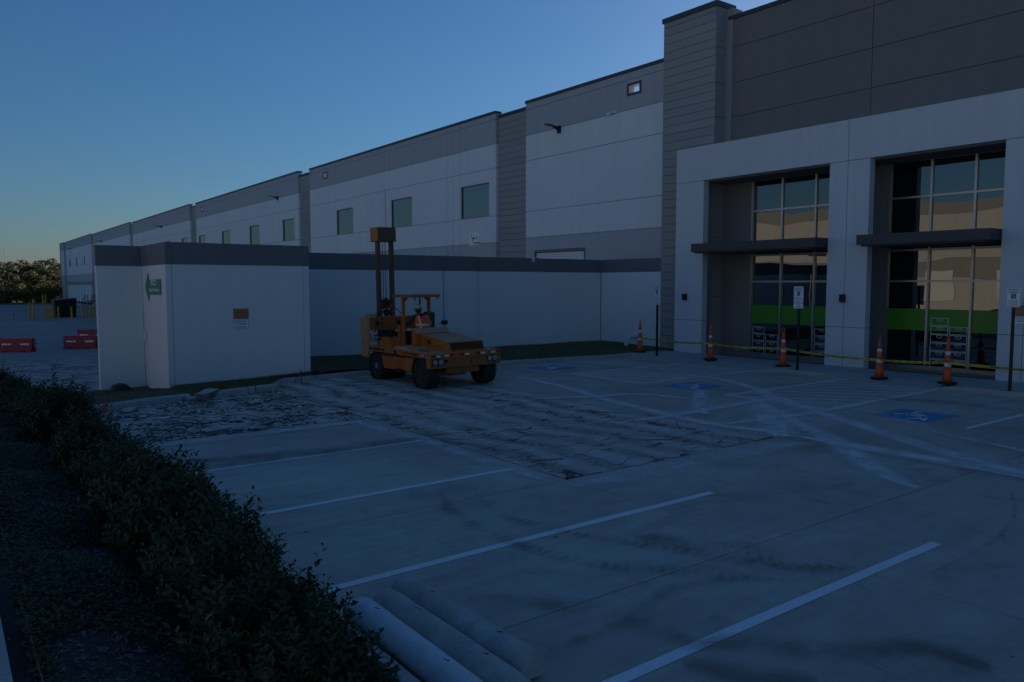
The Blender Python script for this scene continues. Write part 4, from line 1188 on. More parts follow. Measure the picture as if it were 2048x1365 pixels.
# cowl and operator's well
bm = BM()
prism(bm, [(9.90, 17.29, .905), (9.90, 17.29, 1.275), (9.90, 17.45, 1.41), (9.90, 17.52, 1.41), (9.90, 17.52, .905)], (1.02, 0, 0)); part('cowl', bm, 'orange_paint', bevel=.012)
bm = BM(); prism(bm, [(9.91, 17.288, 1.285), (10.91, 17.288, 1.285), (10.91, 17.445, 1.415), (9.91, 17.445, 1.415)], (0, -.004, .004)); part('cowl_dust', bm, 'orange_dusty')
bm = BM(); bx(bm, X0+.12, X0+.62, 16.95, 17.75, .904, .965); part('step_plate', bm, 'orange_dusty', bevel=.008)
bm = BM(); bx(bm, 10.14, 10.58, 17.6, 17.98, .905, 1.12); bx(bm, 10.14, 10.58, 17.55, 17.62, 1.12, 1.36); part('seat', bm, 'black_metal', bevel=.03)
# overhead guard
bm = BM(); bx(bm, 9.85, 10.76, 17.45, 18.42, 2.215, 2.285); part('roof', bm, 'orange_worn', bevel=.008)
for x in (9.90, 10.68):
    bm = BM(); bx(bm, x-.035, x+.035, 17.90, 17.97, .905, 2.214); part('post', bm, 'orange_worn' if x > 10 else 'orange_paint', bevel=.006)
    s = 1 if x < 10.2 else -1
    bm = BM(); prism(bm, [(x+s*.036, 17.92, 2.213), (x+s*.16, 17.92, 2.213), (x+s*.036, 17.92, 2.09)], (0, .02, 0)); part('gusset', bm, 'orange_worn')
bm = BM(); tube(bm, (9.86, 18.4, 1.0), (9.86, 18.4, 2.21), .009, n=6); part('rod', bm, 'orange_worn')
bm = BM(); tube(bm, (10.55, 18.15, 1.4), (10.50, 18.1, 2.2), .022, n=8); part('exhaust_stack', bm, 'steel_dark')
bm = BM(); bx(bm, 10.05, 10.08, 17.6, 17.63, 2.13, 2.214); part('roof_lamp', bm, 'black_metal')
bm = BM(); bx(bm, 10.70, 10.86, 18.0, 18.25, .905, 1.80); part('tank', bm, 'steel_dark', bevel=.02)
for x, z in ((10.78, 1.72), (10.78, 1.5)):
    bm = BM(); bx(bm, x-.06, x+.06, 17.985, 17.998, z-.06, z+.05); part('label_plate', bm, 'lens_red' if z > 1.6 else 'sign_white')
# side console and levers at the back left
bm = BM(); prism(bm, [(9.52, 17.95, .905), (9.52, 17.95, 1.13), (9.52, 18.45, 1.17), (9.52, 18.62, 1.02), (9.52, 18.62, .905)], (.36, 0, 0)); part('console', bm, 'orange_paint', bevel=.015)
bm = BM(); bx(bm, 9.84, 9.93, 18.05, 18.16, .905, 1.48); part('lever_post', bm, 'orange_paint', bevel=.01)
bm = BM(); tube(bm, (9.95, 18.12, 1.2), (9.98, 18.12, 1.5), .012, n=6); tube(bm, (10.02, 18.12, 1.2), (10.05, 18.1, 1.48), .012, n=6); part('lever', bm, 'black_metal')
bm = BM(); lathe(bm, [(.03, 1.17), (.05, 1.175), (.05, 1.19), (.01, 1.2)], (9.62, 18.1, 0), 10); part('filler_cap', bm, 'black_metal')
# hammer carriage: wide beam across the back, side frame, mast
bm = BM(); bx(bm, 9.44, 11.36, 19.0, 19.34, 1.31, 1.655); car = part('carriage_beam', bm, 'orange_worn', bevel=.015)
bm = BM(); bx(bm, 9.45, 11.35, 19.01, 19.33, 1.656, 1.668); obj('beam_dust', bm, 'orange_dusty', car)
for x in (9.62, 10.27):
    bm = BM(); prism(bm, [(x, 18.995, 1.56), (x+.10, 18.995, 1.55), (x+.11, 18.995, 1.46), (x+.05, 18.995, 1.42)], (0, -.004, 0)); obj('lifting_hole', bm, 'dark_hole', car)
bm = BM(); bx(bm, 9.36, 9.45, 19.0, 19.4, .60, 1.66); part('side_frame', bm, 'orange_dusty', bevel=.012)
bm = BM(); bx(bm, 11.35, 11.44, 19.0, 19.4, .60, 1.66); part('side_frame', bm, 'orange_dusty', bevel=.012)
bm = BM(); bx(bm, 9.46, 9.70, 19.05, 19.3, 1.67, 1.75); part('beam_cap', bm, 'orange_dusty', bevel=.02)
for k in range(4):
    bm = BM(); path_tube(bm, [(9.5, 19.1, 1.02+.055*k), (9.7, 19.02, 1.0+.055*k), (9.95, 18.9, 1.02+.05*k), (10.1, 18.75, 1.0+.05*k)], .02, 6); part('hose', bm, 'rubber' if k % 2 else 'galv')
bm = BM(); lathe(bm, [(.13, 18.72), (.15, 18.75), (.15, 18.95), (.13, 18.98)], (9.86, 0, 1.08), 16, 'y'); part('hydraulic_drum', bm, 'steel_dark')
bm = BM(); bx(bm, 9.95, 11.1, 18.7, 18.98, .905, 1.25); part('engine_box', bm, 'steel_dark', bevel=.03)
mast = thing_m = None
for x in (9.79, 10.20):
    bm = BM(); bx(bm, x, x+.022, 19.10, 19.25, .45, 3.75); bx(bm, x+.023, x+.085, 19.10, 19.118, .45, 3.75); bx(bm, x+.023, x+.085, 19.232, 19.25, .45, 3.75)
    lg = part('mast_leg', bm, 'steel_rust')
    bm = BM(); bx(bm, x+.024, x+.084, 19.122, 19.228, .5, 3.74); obj('guide_rail', bm, 'steel_dark', lg)
bm = BM(); bx(bm, 9.76, 10.31, 19.0, 19.45, 3.752, 4.12); mh = part('mast_head', bm, 'steel_rust', bevel=.008)
bm = BM(); bx(bm, 9.752, 9.759, 19.01, 19.44, 3.76, 4.11); obj('side_plate', bm, 'orange_paint', mh)
bm = BM(); bx(bm, 9.74, 10.33, 18.98, 19.47, 3.735, 3.751); obj('bottom_flange', bm, 'steel_rust', mh)
bm = BM(); lathe(bm, [(.016, 18.985), (.016, 18.999)], (9.84, 0, 3.94), 10, 'y'); obj('bolt', bm, 'dark_hole', mh)
for x in (9.99, 10.07):
    bm = BM(); tube(bm, (x, 19.2, 1.7), (x, 19.2, 3.74), .009, n=6); part('cable', bm, 'black_metal')
bm = BM(); bx(bm, 9.88, 10.20, 19.1, 19.34, 1.88, 2.05); ch = part('crosshead', bm, 'orange_worn', bevel=.01)
bm = BM(); lathe(bm, [(.11, 19.04), (.13, 19.06), (.13, 19.09), (.05, 19.095)], (9.98, 0, 2.06), 18, 'y'); obj('pulley', bm, 'steel_dark', ch)
bm = BM(); lathe(bm, [(.09, 19.02), (.10, 19.04), (.10, 19.08), (.04, 19.09)], (10.0, 0, 1.78), 14, 'y'); obj('pulley', bm, 'steel_dark', ch)
bm = BM(); bx(bm, 9.85, 10.12, 19.12, 19.36, .10, 1.30); part('hammer_weight', bm, 'steel_dark', bevel=.015)
bm = BM(); path_tube(bm, [(9.6, 19.1, 1.72), (9.75, 19.05, 1.78), (9.92, 19.03, 1.84)], .012, 6); part('hose', bm, 'rubber')
bm = BM(); path_tube(bm, [(10.24, 19.42, 4.12), (10.24, 19.42, 4.7), (10.24, 19.43, 5.2)], [.010, .008, .004], 6); part('whip_aerial', bm, 'orange_paint')
bm = BM(); tube(bm, (10.84, 17.42, 1.2), (10.84, 17.42, 1.46), .010, n=6); mr = part('mirror_stalk', bm, 'black_metal')
bm = BM(); pts = [(10.84+.10*math.copysign(abs(math.cos(a))**.5, math.cos(a)), 17.40, 1.53+.06*math.copysign(abs(math.sin(a))**.5, math.sin(a))) for a in [2*math.pi*i/20 for i in range(20)]]
prism(bm, pts, (0, .03, 0)); obj('mirror', bm, 'black_metal', mr)
for k, (p, r_) in enumerate((([(9.55, 18.9, 1.25), (9.5, 18.75, 1.55), (9.62, 18.85, 1.85), (9.85, 19.05, 1.95)], .013), ([(9.7, 18.6, 1.1), (9.72, 18.8, 1.5), (9.8, 18.95, 1.75), (9.9, 19.06, 1.9)], .011),
        ([(10.3, 18.5, 1.2), (10.4, 18.7, 1.6), (10.3, 18.95, 1.85), (10.15, 19.08, 1.95)], .013), ([(10.9, 18.1, 1.6), (11.0, 18.4, 1.7), (11.05, 18.8, 1.5), (11.1, 19.0, 1.66)], .012), ([(9.62, 18.3, 1.15), (9.75, 18.4, 1.32), (9.95, 18.5, 1.28), (10.1, 18.7, 1.2)], .012),
        ([(10.2, 16.2, .62), (10.4, 16.05, .48), (10.7, 16.1, .5), (11.0, 16.3, .6)], .012))):
    bm = BM(); path_tube(bm, p, r_, 6); part('hose', bm, 'rubber')
for x in (9.52, 11.28):
    bm = BM(); tube(bm, (x, 18.98, .98), (x, 18.98, 1.30), .03, n=8); tube(bm, (x, 18.98, .72), (x, 18.98, .98), .018, n=8); part('hydraulic_ram', bm, 'galv')
bm = BM()
for k in range(12): lathe(bm, [(.012, X0-.006), (.010, X0-.0005)], (0, 15.95+.28*k, .79), 6, 'x')
part('bolt', bm, 'steel_dark')
bm = BM()
for xx in (9.5, 9.72, 10.35, 10.75, 11.1, 11.3): lathe(bm, [(.012, 18.988), (.010, 18.999)], (xx, 0, 1.36), 6, 'y'); lathe(bm, [(.012, 18.988), (.010, 18.999)], (xx, 0, 1.61), 6, 'y')
part('bolt', bm, 'steel_dark')
bm = BM(); path_tube(bm, [(9.43, 15.9, .905), (9.43, 15.9, .96), (9.43, 16.3, .96), (9.43, 16.3, .905)], .012, 6); part('grab_handle', bm, 'steel_dark')
bm = BM(); bx(bm, X0-.10, X0+.0, 17.05, 17.4, .40, .42); bx(bm, X0-.10, X0-.09, 17.05, 17.4, .36, .42); part('step', bm, 'steel_dark')
bm = BM(); bx(bm, 10.02, 10.05, 16.2, 17.1, 1.0, 1.006); part('bonnet_hinge', bm, 'steel_dark')
for xx in (9.93, 10.62):
    bm = BM(); bx(bm, xx, xx+.09, 17.44, 17.452, 2.16, 2.214); part('roof_lamp', bm, 'lens_white')
bm = BM(); tube(bm, (10.62, 17.62, 1.42), (10.62, 17.62, 1.80), .045, n=10); part('fire_extinguisher', bm, 'black_metal')
bm = BM(); path_tube(bm, [(9.95, 18.05, 1.5), (9.9, 18.0, 1.62), (10.02, 17.98, 1.66)], .008, 5); part('cable', bm, 'black_metal')
hm.rotation_euler = (0, R(-.9), 0)

# ================================================================== OPERATOR
def skin_mesh(name, verts, edges, radii, mat, parent, levels=2):
    me = bpy.data.meshes.new(name); off = root_loc(parent)
    me.from_pydata([tuple(Vector(v)-off) for v in verts], edges, [])
    o = bpy.data.objects.new(name, me); COL.objects.link(o)
    o.modifiers.new('skin', 'SKIN'); s = o.modifiers.new('sub', 'SUBSURF'); s.levels = levels; s.render_levels = levels
    for k, r in enumerate(radii):
        v = me.skin_vertices[0].data[k]; v.radius = (r if isinstance(r, tuple) else (r, r)); v.use_root = (k == 0)
    dg = bpy.context.evaluated_depsgraph_get(); m2 = bpy.data.meshes.new_from_object(o.evaluated_get(dg))
    bpy.data.objects.remove(o); m2.name = name
    for p in m2.polygons: p.use_smooth = True
    m2.materials.clear()
    for mm in (mat if isinstance(mat, (list, tuple)) else [mat]): m2.materials.append(MATS[mm])
    return finish(bpy.data.objects.new(name, m2), parent, None, None, None, None), m2
pr = thing('person', 'seated operator in white hard hat and orange vest with pale stripes, back to the viewer', 'person', (10.36, 17.75, 1.12))
Vp, Ep, Rp = [], [], []
def jt(p, r, prev=None):
    Vp.append(p); Rp.append(r)
    if prev is not None: Ep.append((prev, len(Vp)-1))
    return len(Vp)-1
pel = jt((10.36, 17.72, 1.20), (.15, .12)); sp1 = jt((10.355, 17.74, 1.38), (.145, .11), pel); sp2 = jt((10.345, 17.78, 1.58), (.165, .115), sp1)
sp3 = jt((10.335, 17.83, 1.70), (.13, .09), sp2); nk = jt((10.32, 17.87, 1.775), .055, sp3); hd = jt((10.30, 17.91, 1.86), (.078, .088), nk); ht = jt((10.295, 17.92, 1.935), (.07, .08), hd)
for s, el, hnd in ((-1, (10.02, 17.90, 1.50), (9.99, 18.12, 1.50)), (1, (10.60, 17.93, 1.47), (10.50, 18.14, 1.46))):
    sh = jt((10.335+s*.185, 17.82, 1.70), .068, sp3); e_ = jt(el, .05, sh); wr = jt(hnd, .032, e_)
    d_ = (Vector(hnd)-Vector(el)).normalized(); pm = jt(tuple(Vector(hnd)+d_*.05), (.036, .02), wr)
    for q in range(4):
        c0 = Vector(hnd)+d_*.085+Vector(((q-1.5)*.018, 0, .0)); a_ = jt(tuple(c0), .009, pm)
        b_ = jt(tuple(c0+d_*(.025+.006*(1-abs(q-1.3)))+Vector((0, 0, -.02))), .008, a_); jt(tuple(c0+d_*.02+Vector((0, -.005, -.045))), .007, b_)
    c0 = Vector(hnd)+d_*.045+Vector((-s*.035, 0, -.005)); a_ = jt(tuple(c0), .010, pm); jt(tuple(c0+d_*.03+Vector((-s*.005, 0, -.015))), .008, a_)
for s in (-1, 1):
    hp = jt((10.36+s*.10, 17.76, 1.17), .085, pel); kn = jt((10.36+s*.13, 18.14, 1.18), .062, hp); an = jt((10.36+s*.12, 18.20, .97), .042, kn); jt((10.36+s*.12, 18.32, .935), .04, an)
body, bmh = skin_mesh('body', Vp, Ep, Rp, ['cloth_navy', 'skin'], pr)
for p in bmh.polygons:
    c = p.center+root_loc(pr)
    if c.z > 1.775 and abs(c.x-10.3) < .14: p.material_index = 1
    if c.y > 18.115 and c.z > 1.38: p.material_index = 1
# features of the head: ears, nose, brow (the face looks away from the viewer)
bm = BM()
for s in (-1, 1): lathe(bm, [(.005, -.03), (.014, -.02), (.017, 0), (.012, .02), (.004, .028)], (10.30+s*.082, 17.905, 1.865), 8)
prism(bm, [(10.285, 17.985, 1.845), (10.311, 17.985, 1.845), (10.298, 17.985, 1.885)], (0, .028, -.006)); obj('face_features', bm, 'skin', pr)
bm = BM(); bx(bm, 10.262, 10.276, 17.990, 17.996, 1.882, 1.890); bx(bm, 10.322, 10.336, 17.990, 17.996, 1.882, 1.890); obj('eye', bm, 'letter_black', pr)
bm = BM(); bx(bm, 10.280, 10.318, 17.985, 17.990, 1.822, 1.828); obj('mouth', bm, 'logo_red', pr)
# hair at the nape, hard hat
bm = BM(); lathe(bm, [(.05, 1.80), (.079, 1.83), (.086, 1.87), (.084, 1.90)], (10.302, 17.893, 0), 16); obj('hair', bm, 'letter_black', pr, smooth=True)
bm = BM(); lathe(bm, [(.125, 1.898), (.128, 1.905), (.108, 1.912), (.104, 1.95), (.085, 1.995), (.05, 2.02), (.01, 2.028)], (10.297, 17.92, 0), 20); hat = obj('hard_hat', bm, 'hat_white', pr, smooth=True)
bm = BM(); lathe(bm, [(.108, 1.890), (.110, 1.905), (.108, 1.93)], (10.297, 17.912, 0), 16); obj('hat_suspension', bm, 'black_metal', hat)
# vest: rings round the trunk
def ring(z, cx, cy, a, b_, n=24): return [(cx+a*math.copysign(abs(math.cos(t))**.8, math.cos(t)), cy+b_*math.copysign(abs(math.sin(t))**.8, math.sin(t)), z) for t in [2*math.pi*i/n for i in range(n)]]
RG = [(1.25, 10.36, 17.725, .188, .155), (1.36, 10.358, 17.735, .186, .150), (1.46, 10.352, 17.752, .192, .150), (1.56, 10.346, 17.775, .200, .152), (1.65, 10.340, 17.80, .205, .145), (1.72, 10.336, 17.825, .190, .120), (1.765, 10.33, 17.85, .12, .085), (1.785, 10.328, 17.86, .085, .065)]
def vest_shell(rings, mat, name, grow=0., arc=None):
    bm = BM(); vs = [[bm.verts.new(p) for p in ring(z, cx, cy, a+grow, b_+grow)] for z, cx, cy, a, b_ in rings]
    for A, B_ in zip(vs, vs[1:]):
        for i in range(24):
            if arc and not arc(i): continue
            bm.faces.new((A[i], A[(i+1) % 24], B_[(i+1) % 24], B_[i]))
    bmesh.ops.delete(bm, geom=[v for v in bm.verts if not v.link_faces], context='VERTS')
    return obj(name, bm, mat, vest if name != 'vest' else pr, smooth=True)
vest = None
vest = vest_shell(RG, 'vest_orange', 'vest')
def lerp_rings(z0, z1, n=4):
    zz = [r[0] for r in RG]
    return [(z, *[float(np.interp(z, zz, [r[k] for r in RG])) for k in (1, 2, 3, 4)]) for z in np.linspace(z0, z1, n)]
vest_shell(lerp_rings(1.46, 1.515), 'vest_silver', 'stripe', .004)
vest_shell(lerp_rings(1.28, 1.775, 10), 'vest_silver', 'stripe', .005, lambda i: i in (15,))
vest_shell(lerp_rings(1.28, 1.775, 10), 'vest_silver', 'stripe', .005, lambda i: i in (20,))

# ================================================================== CONES, TAPE, PARKING SIGNS
def cone(x, y, z, label, tilt=0.):
    t_ = thing('traffic_cone', label, 'cone', (x, y, z), 'orange cones along the footway')
    bm = BM(); bx(bm, x-.2, x+.2, y-.2, y+.2, z, z+.045)
    es = [e for e in bm.edges if abs(e.verts[0].co.z-e.verts[1].co.z) > .03]; bmesh.ops.bevel(bm, geom=es, offset=.09, segments=3, affect='EDGES')
    obj('base', bm, 'cone_base', t_, bevel=.008)
    def r(h): return .115-.075*h/.95
    cuts = [(.045, .42, 'cone_orange', 'body'), (.42, .52, 'reflect_white', 'white_band'), (.52, .70, 'cone_orange', 'body'), (.70, .80, 'reflect_white', 'white_band'), (.80, 1.02, 'cone_orange', 'body')]
    for a, b_, mt, nm in cuts:
        bm = BM(); g_ = .003 if nm == 'white_band' else 0
        lathe(bm, [(r(a)+g_, z+a), (r((a+b_)/2)+g_, z+(a+b_)/2), (r(b_)+g_, z+b_)], (x, y, 0), 18); o = obj(nm, bm, mt, t_, smooth=False)
        for p in o.data.polygons: p.use_smooth = len(p.vertices) == 4
    bm = BM(); path_tube(bm, [(x, y-.03, z+1.0), (x, y-.032, z+1.10), (x, y-.02, z+1.155), (x, y+.02, z+1.155), (x, y+.032, z+1.10), (x, y+.03, z+1.0)], .013, 8); obj('handle', bm, 'cone_orange', t_)
    t_.rotation_euler = (tilt, 0, rng.uniform(-.3, .3))
CONES = [(20.1, 19.14, .12), (20.05, 15.97, .105), (20.07, 13.30, .115), (19.86, 10.28, .058), (19.72, 8.52, .115)]
for (x, y, z), lb in zip(CONES, ('orange traffic cone beside the white pipe, leftmost of the five', 'orange traffic cone before the dark wall left of the first glazed bay', 'orange traffic cone before the first glazed bay beside the sign post', 'orange traffic cone left of the second glazed bay on the ramp', 'orange traffic cone before the crates pictured on the second glazed bay')):
    cone(x, y, z, lb, rng.uniform(-.02, .02))
def tape(p0, p1, sag, label, wd=.065):
    V, F = [], []; p0, p1 = np.array(p0, float), np.array(p1, float); n = 26
    for i in range(n+1):
        s = i/n; c = p0+(p1-p0)*s; c[2] -= sag*4*s*(1-s); tw_ = .5*math.sin(s*7+p0[1])
        V += [tuple(c+np.array([-.5*wd*math.sin(tw_), 0, -.5*wd*math.cos(tw_)])), tuple(c+np.array([.5*wd*math.sin(tw_), 0, .5*wd*math.cos(tw_)]))]
        if i: F.append((2*i-2, 2*i-1, 2*i+1, 2*i))
    o = mesh_np('caution_tape', V, F, 'tape_yellow', label=label, cat='tape', group='yellow tape strung between the cones')
    # faint dark lettering marks along the tape
    bm = BM()
    for i in range(2, n-1, 3):
        a, b_ = Vector(V[2*i]), Vector(V[2*i+1]); c_, d_ = Vector(V[2*i+2]), Vector(V[2*i+3])
        off = Vector((-.002, 0, 0))
        prism(bm, [tuple(a*.65+b_*.35+off), tuple(c_*.65+d_*.35+off), tuple(c_*.35+d_*.65+off), tuple(a*.35+b_*.65+off)], (-.0006, 0, 0))
    obj('print', bm, 'letter_black', o)
hz = (.53, .53, .54, .50, .52)
for k, lb in enumerate(('yellow caution tape between the leftmost cone and the second', 'yellow caution tape before the dark wall and first glazed bay', 'yellow caution tape crossing the pale pier between the glazed bays', 'yellow caution tape low before the left half of the second glazed bay')):
    a, b_ = CONES[k], CONES[k+1]
    tape((a[0]-.06, a[1]-.02, a[2]+hz[k]), (b_[0]-.06, b_[1]+.02, b_[2]+hz[k+1]), .05 if k < 3 else .02, lb)
a = CONES[4]; tape((a[0]-.06, a[1]-.02, a[2]+.52), (19.6, 3.5, .62), .03, 'yellow caution tape running off the right picture edge')

def parking_sign(y, label, van):
    x = 19.46
    t_ = thing('parking_sign', label, 'sign', (x, y, 0), 'reserved parking signs')
    zt = 2.49; hs = .46; zc = zt-hs/2
    bm = BM(); bx(bm, x-.028, x+.028, y-.028, y+.028, -.05, zt-.04); obj('post', bm, 'black_metal', t_, bevel=.004)
    nx = x-.034
    pl_ = plate('plate', (nx, y, zc), LEFT, UP, .305, hs, .004, 'sign_white', t_, .03)
    frame_line((nx-.0003, y, zc), LEFT, UP, .285, hs-.02, .007, 'sign_green_text', pl_)
    text('lettering', 'RESERVED', .056, (nx-.001, y, zc+.165), LEFT, UP, 'sign_green_text', pl_, depth=.0008, wide=.85, bold=.0016)
    text('lettering', 'PARKING', .056, (nx-.001, y, zc+.105), LEFT, UP, 'sign_green_text', pl_, depth=.0008, wide=.9, bold=.0016)
    isa((nx, y, zc+.02), LEFT, UP, .105, pl_)
    bm = BM(); bars(bm, (nx-.0005, y, zc-.07), LEFT, UP, 5, .22, .028); obj('print', bm, 'sign_green_text', pl_)
    if van:
        p2 = plate('lower_plate', (nx, y, zc-hs/2-.085), LEFT, UP, .305, .155, .004, 'sign_white', t_, .02)
        frame_line((nx-.0003, y, zc-hs/2-.085), LEFT, UP, .285, .135, .006, 'sign_green_text', p2)
        text('lettering', 'VAN', .048, (nx-.001, y, zc-hs/2-.06), LEFT, UP, 'sign_green_text', p2, depth=.0008, bold=.001)
        text('lettering', 'ACCESSIBLE', .04, (nx-.001, y, zc-hs/2-.115), LEFT, UP, 'sign_green_text', p2, depth=.0008, bold=.001, wide=.85)
    bm = BM(); bx(bm, nx-.003, nx+.004, y-.008, y+.008, zt-.06, zt-.045); bx(bm, nx-.003, nx+.004, y-.008, y+.008, zt-hs+.04, zt-hs+.055); obj('bolt', bm, 'galv', t_)
parking_sign(17.75, 'reserved parking sign on black post beside the tower, leftmost of three', True)
parking_sign(12.44, 'reserved parking sign on black post before the first glazed bay', True)
parking_sign(7.05, 'reserved parking sign on black post at the right beside the pale pier', False)

# ================================================================== SMALL THINGS ON THE GROUND
def wheel_stop(x, y0, y1, label, mat, hole_far=.28, rot=0.):
    t_ = thing('wheel_stop', label, 'wheel stop', (x, (y0+y1)/2, 0), 'concrete wheel stops')
    prof = [(.112*math.cos(a), max(.0, .092+.104*math.sin(a)*.9)) for a in [R(225-15*k) for k in range(19)]]
    bm = BM(); ys = np.linspace(y0, y1, 15); rings = []
    for i, yy in enumerate(ys):
        sh = .94 if i in (0, 14) else 1
        rings.append([bm.verts.new((x+px*sh+rng.normal(0, .0012), yy, pz*sh+.002)) for px, pz in prof])
    for A, B_ in zip(rings, rings[1:]):
        for i in range(len(prof)): bm.faces.new((A[i], A[(i+1) % len(prof)], B_[(i+1) % len(prof)], B_[i]))
    bm.faces.new(rings[0][::-1]); bm.faces.new(rings[-1])
    o = obj('block', bm, mat, t_)
    for p in o.data.polygons: p.use_smooth = len(p.vertices) == 4
    for yy in (y0+.38, y1-hole_far):
        bm = BM(); lathe(bm, [(.014, .178), (.013, .1865), (.008, .1867)], (x+.012, yy, 0), 10); obj('pin_hole', bm, 'dark_hole', t_)
        bm = BM(); lathe(bm, [(.003, .184), (.010, .1870), (.009, .1878), (.003, .1880)], (x+.004, yy+.018, 0), 8); obj('pin_cap', bm, 'steel_dark', t_)
    t_.rotation_euler = (0, 0, rot)
wheel_stop(2.96, 3.72, 5.42, 'grey concrete wheel stop nearest the parking bay, rightmost of three', 'stop_concrete', .45, R(.8))
wheel_stop(2.71, 3.52, 5.27, 'grey concrete wheel stop in the middle of the three', 'stop_concrete', .5)
wheel_stop(2.468, 3.6, 5.25, 'paler painted wheel stop lying along the kerb under the shrub', 'stop_white', .3, R(-.4))

t_ = thing('pipe', 'white plastic pipe elbow rising from the grass at the white wall', 'pipe', (21.5, 21.15, .1))
bm = BM(); pts = [(21.55, 21.25, .05), (21.55, 21.25, .28)]+[(21.55+.22-.22*math.cos(a), 21.25, .28+.22*math.sin(a)) for a in [R(15*k) for k in range(1, 7)]]+[(22.0, 21.25, .5), (22.395, 21.25, .5)]
path_tube(bm, pts, .085, 16); obj('elbow', bm, 'pvc_white', t_, smooth=True)
bm = BM(); lathe(bm, [(.10, 21.98), (.105, 21.99), (.105, 22.10), (.10, 22.11)], (0, 21.25, .5), 18, 'x'); obj('collar', bm, 'pvc_white', t_)
t_ = thing('utility_marker', 'small orange marker cap at the kerb left of the rubble', 'marker', (2.60, 17.0, 0))
bm = BM(); lathe(bm, [(.035, .0), (.04, .06), (.05, .10), (.035, .15), (.012, .17)], (2.60, 16.97, .0), 10); obj('cap', bm, 'flag_orange', t_)
bm = BM(); prism(bm, [(2.58, 16.95, .17), (2.64, 16.94, .2), (2.67, 16.95, .14), (2.62, 16.96, .08)], (0, .004, 0)); obj('flag', bm, 'flag_orange', t_)
bm = BM(); lathe(bm, [(.24, -.2), (.235, .02), (.19, .09), (.09, .125), (.01, .13)], (3.75, 22.05, -.16), 16)
for v in bm.verts: v.co += Vector(rng.normal(0, .008, 3))
obj('drain_cover', bm, 'black_metal', None, 'black rounded lump at the foot of the wing wall', 'drain', loc=(3.75, 22.05, -.2))
for k, (x, y, pts) in enumerate(((7.3, 19.05, [(0, 0, 0), (.02, .0, .12), (.12, .02, .2), (.2, 0, .3)]), (7.45, 19.0, [(0, 0, 0), (.03, .02, .2), (.0, .02, .36)]), (7.9, 19.2, [(0, 0, .1), (.16, .02, .2), (.24, 0, .33)]), (5.95, 18.0, [(0, 0, 0), (-.01, .0, .15), (.02, 0, .28)]), (5.75, 17.95, [(0, 0, 0), (.0, .02, .12), (-.03, .02, .26)]))):
    bm = BM(); path_tube(bm, [(x+p[0], y+p[1], p[2]) for p in pts], .011, 6)
    obj('rebar', bm, 'steel_rust', None, ('bent rusty bar left of the machine, lowest of the three', 'upright rusty bar left of the machine, middle of three', 'slanting rusty bar left of the machine nearest its wheels', 'rusty bar upright at the broken kerb end', 'short curved bar left of the upright bar at the broken kerb')[k], 'bar', 'bent reinforcing bars', loc=(x, y, 0))

# ================================================================== YARD BEYOND THE WALL
def barrier(x, y, rz, label, z=None):
    z = yard_z(x, y) if z is None else z
    t_ = thing('water_barrier', label, 'barrier', (x, y, z), 'red water barriers')
    L = 2.1
    bm = BM(); prof = [(-.27, 0), (-.27, .12), (-.16, .38), (-.12, .84), (.12, .84), (.16, .38), (.27, .12), (.27, 0)]
    prism(bm, [(x-L/2+.08, y+a, z+b_) for a, b_ in prof], (L-.16, 0, 0)); o = obj('body', bm, 'barrier_red', t_, bevel=.02)
    for s in (-1, 1):
        for k in range(4):
            bm = BM(); zz = z+.10+k*.19; xa = x+s*(L/2-.085); bx(bm, min(xa, xa+s*.12), max(xa, xa+s*.12), y-.09, y+.09, zz, zz+.09); obj('lug', bm, 'barrier_red', t_)
    for xx, wd in ((-.66, .36), (-.36, .16), (.36, .16), (.62, .36)):
        bm = BM(); prism(bm, [(x+xx-wd/2, y-.150, z+.43), (x+xx+wd/2, y-.150, z+.43), (x+xx+wd/2, y-.141, z+.53), (x+xx-wd/2, y-.141, z+.53)], (0, -.012, 0)); obj('sticker', bm, 'reflect_white', t_)
    for xx in (-.5, .5):
        bm = BM(); bx(bm, x+xx-.15, x+xx+.15, y-.272, y-.2, z+.0, z+.07); obj('fork_slot', bm, 'dark_hole', t_)
    t_.rotation_euler = (0, 0, rz)
barrier(3.85, 55.5, R(-35), 'red water barrier with white stickers at the left picture edge')
barrier(7.35, 55.9, R(-30), 'red water barrier nearest the white wing wall')
barrier(9.0, 62.6, R(-32), 'red water barrier behind, showing its top over the nearer one', -1.55)
barrier(11.2, 62.0, R(-30), 'red water barrier at the wall edge behind the nearer one', -1.55)
def bollard(x, y, label, h=1.5, z=-1.55):
    t_ = thing('bollard', label, 'bollard', (x, y, z), 'yellow bollards in the yard')
    bm = BM(); lathe(bm, [(.11, z), (.11, z+h-.04), (.09, z+h), (.03, z+h+.03)], (x, y, 0), 12); obj('post', bm, 'yellow_paint', t_)
BL = [(8.8, 107, 'tall yellow bollard by the hydrant, left of its pair', 2.0), (9.15, 106.6, 'tall yellow bollard by the hydrant, right of its pair', 2.0), (10.35, 107.4, 'yellow bollard leftmost of the tight group of three'), (10.6, 106.8, 'yellow bollard in the middle of the tight group of three'), (10.85, 106.5, 'yellow bollard rightmost of the tight group of three'),
      (11.45, 109.5, 'thin yellow bollard left of the black skip'), (11.75, 106.8, 'yellow bollard just left of the black skip'), (13.1, 106.5, 'yellow bollard in front of the black skip'), (14.35, 106.8, 'yellow bollard right of the black skip'), (15.1, 108.8, 'yellow bollard far right, leftmost of its group'), (15.4, 108.2, 'yellow bollard far right, second of its group'), (15.65, 107.4, 'yellow bollard far right, nearest the wall')]
for q in BL: bollard(q[0], q[1], q[2], q[3] if len(q) > 3 else 1.45)
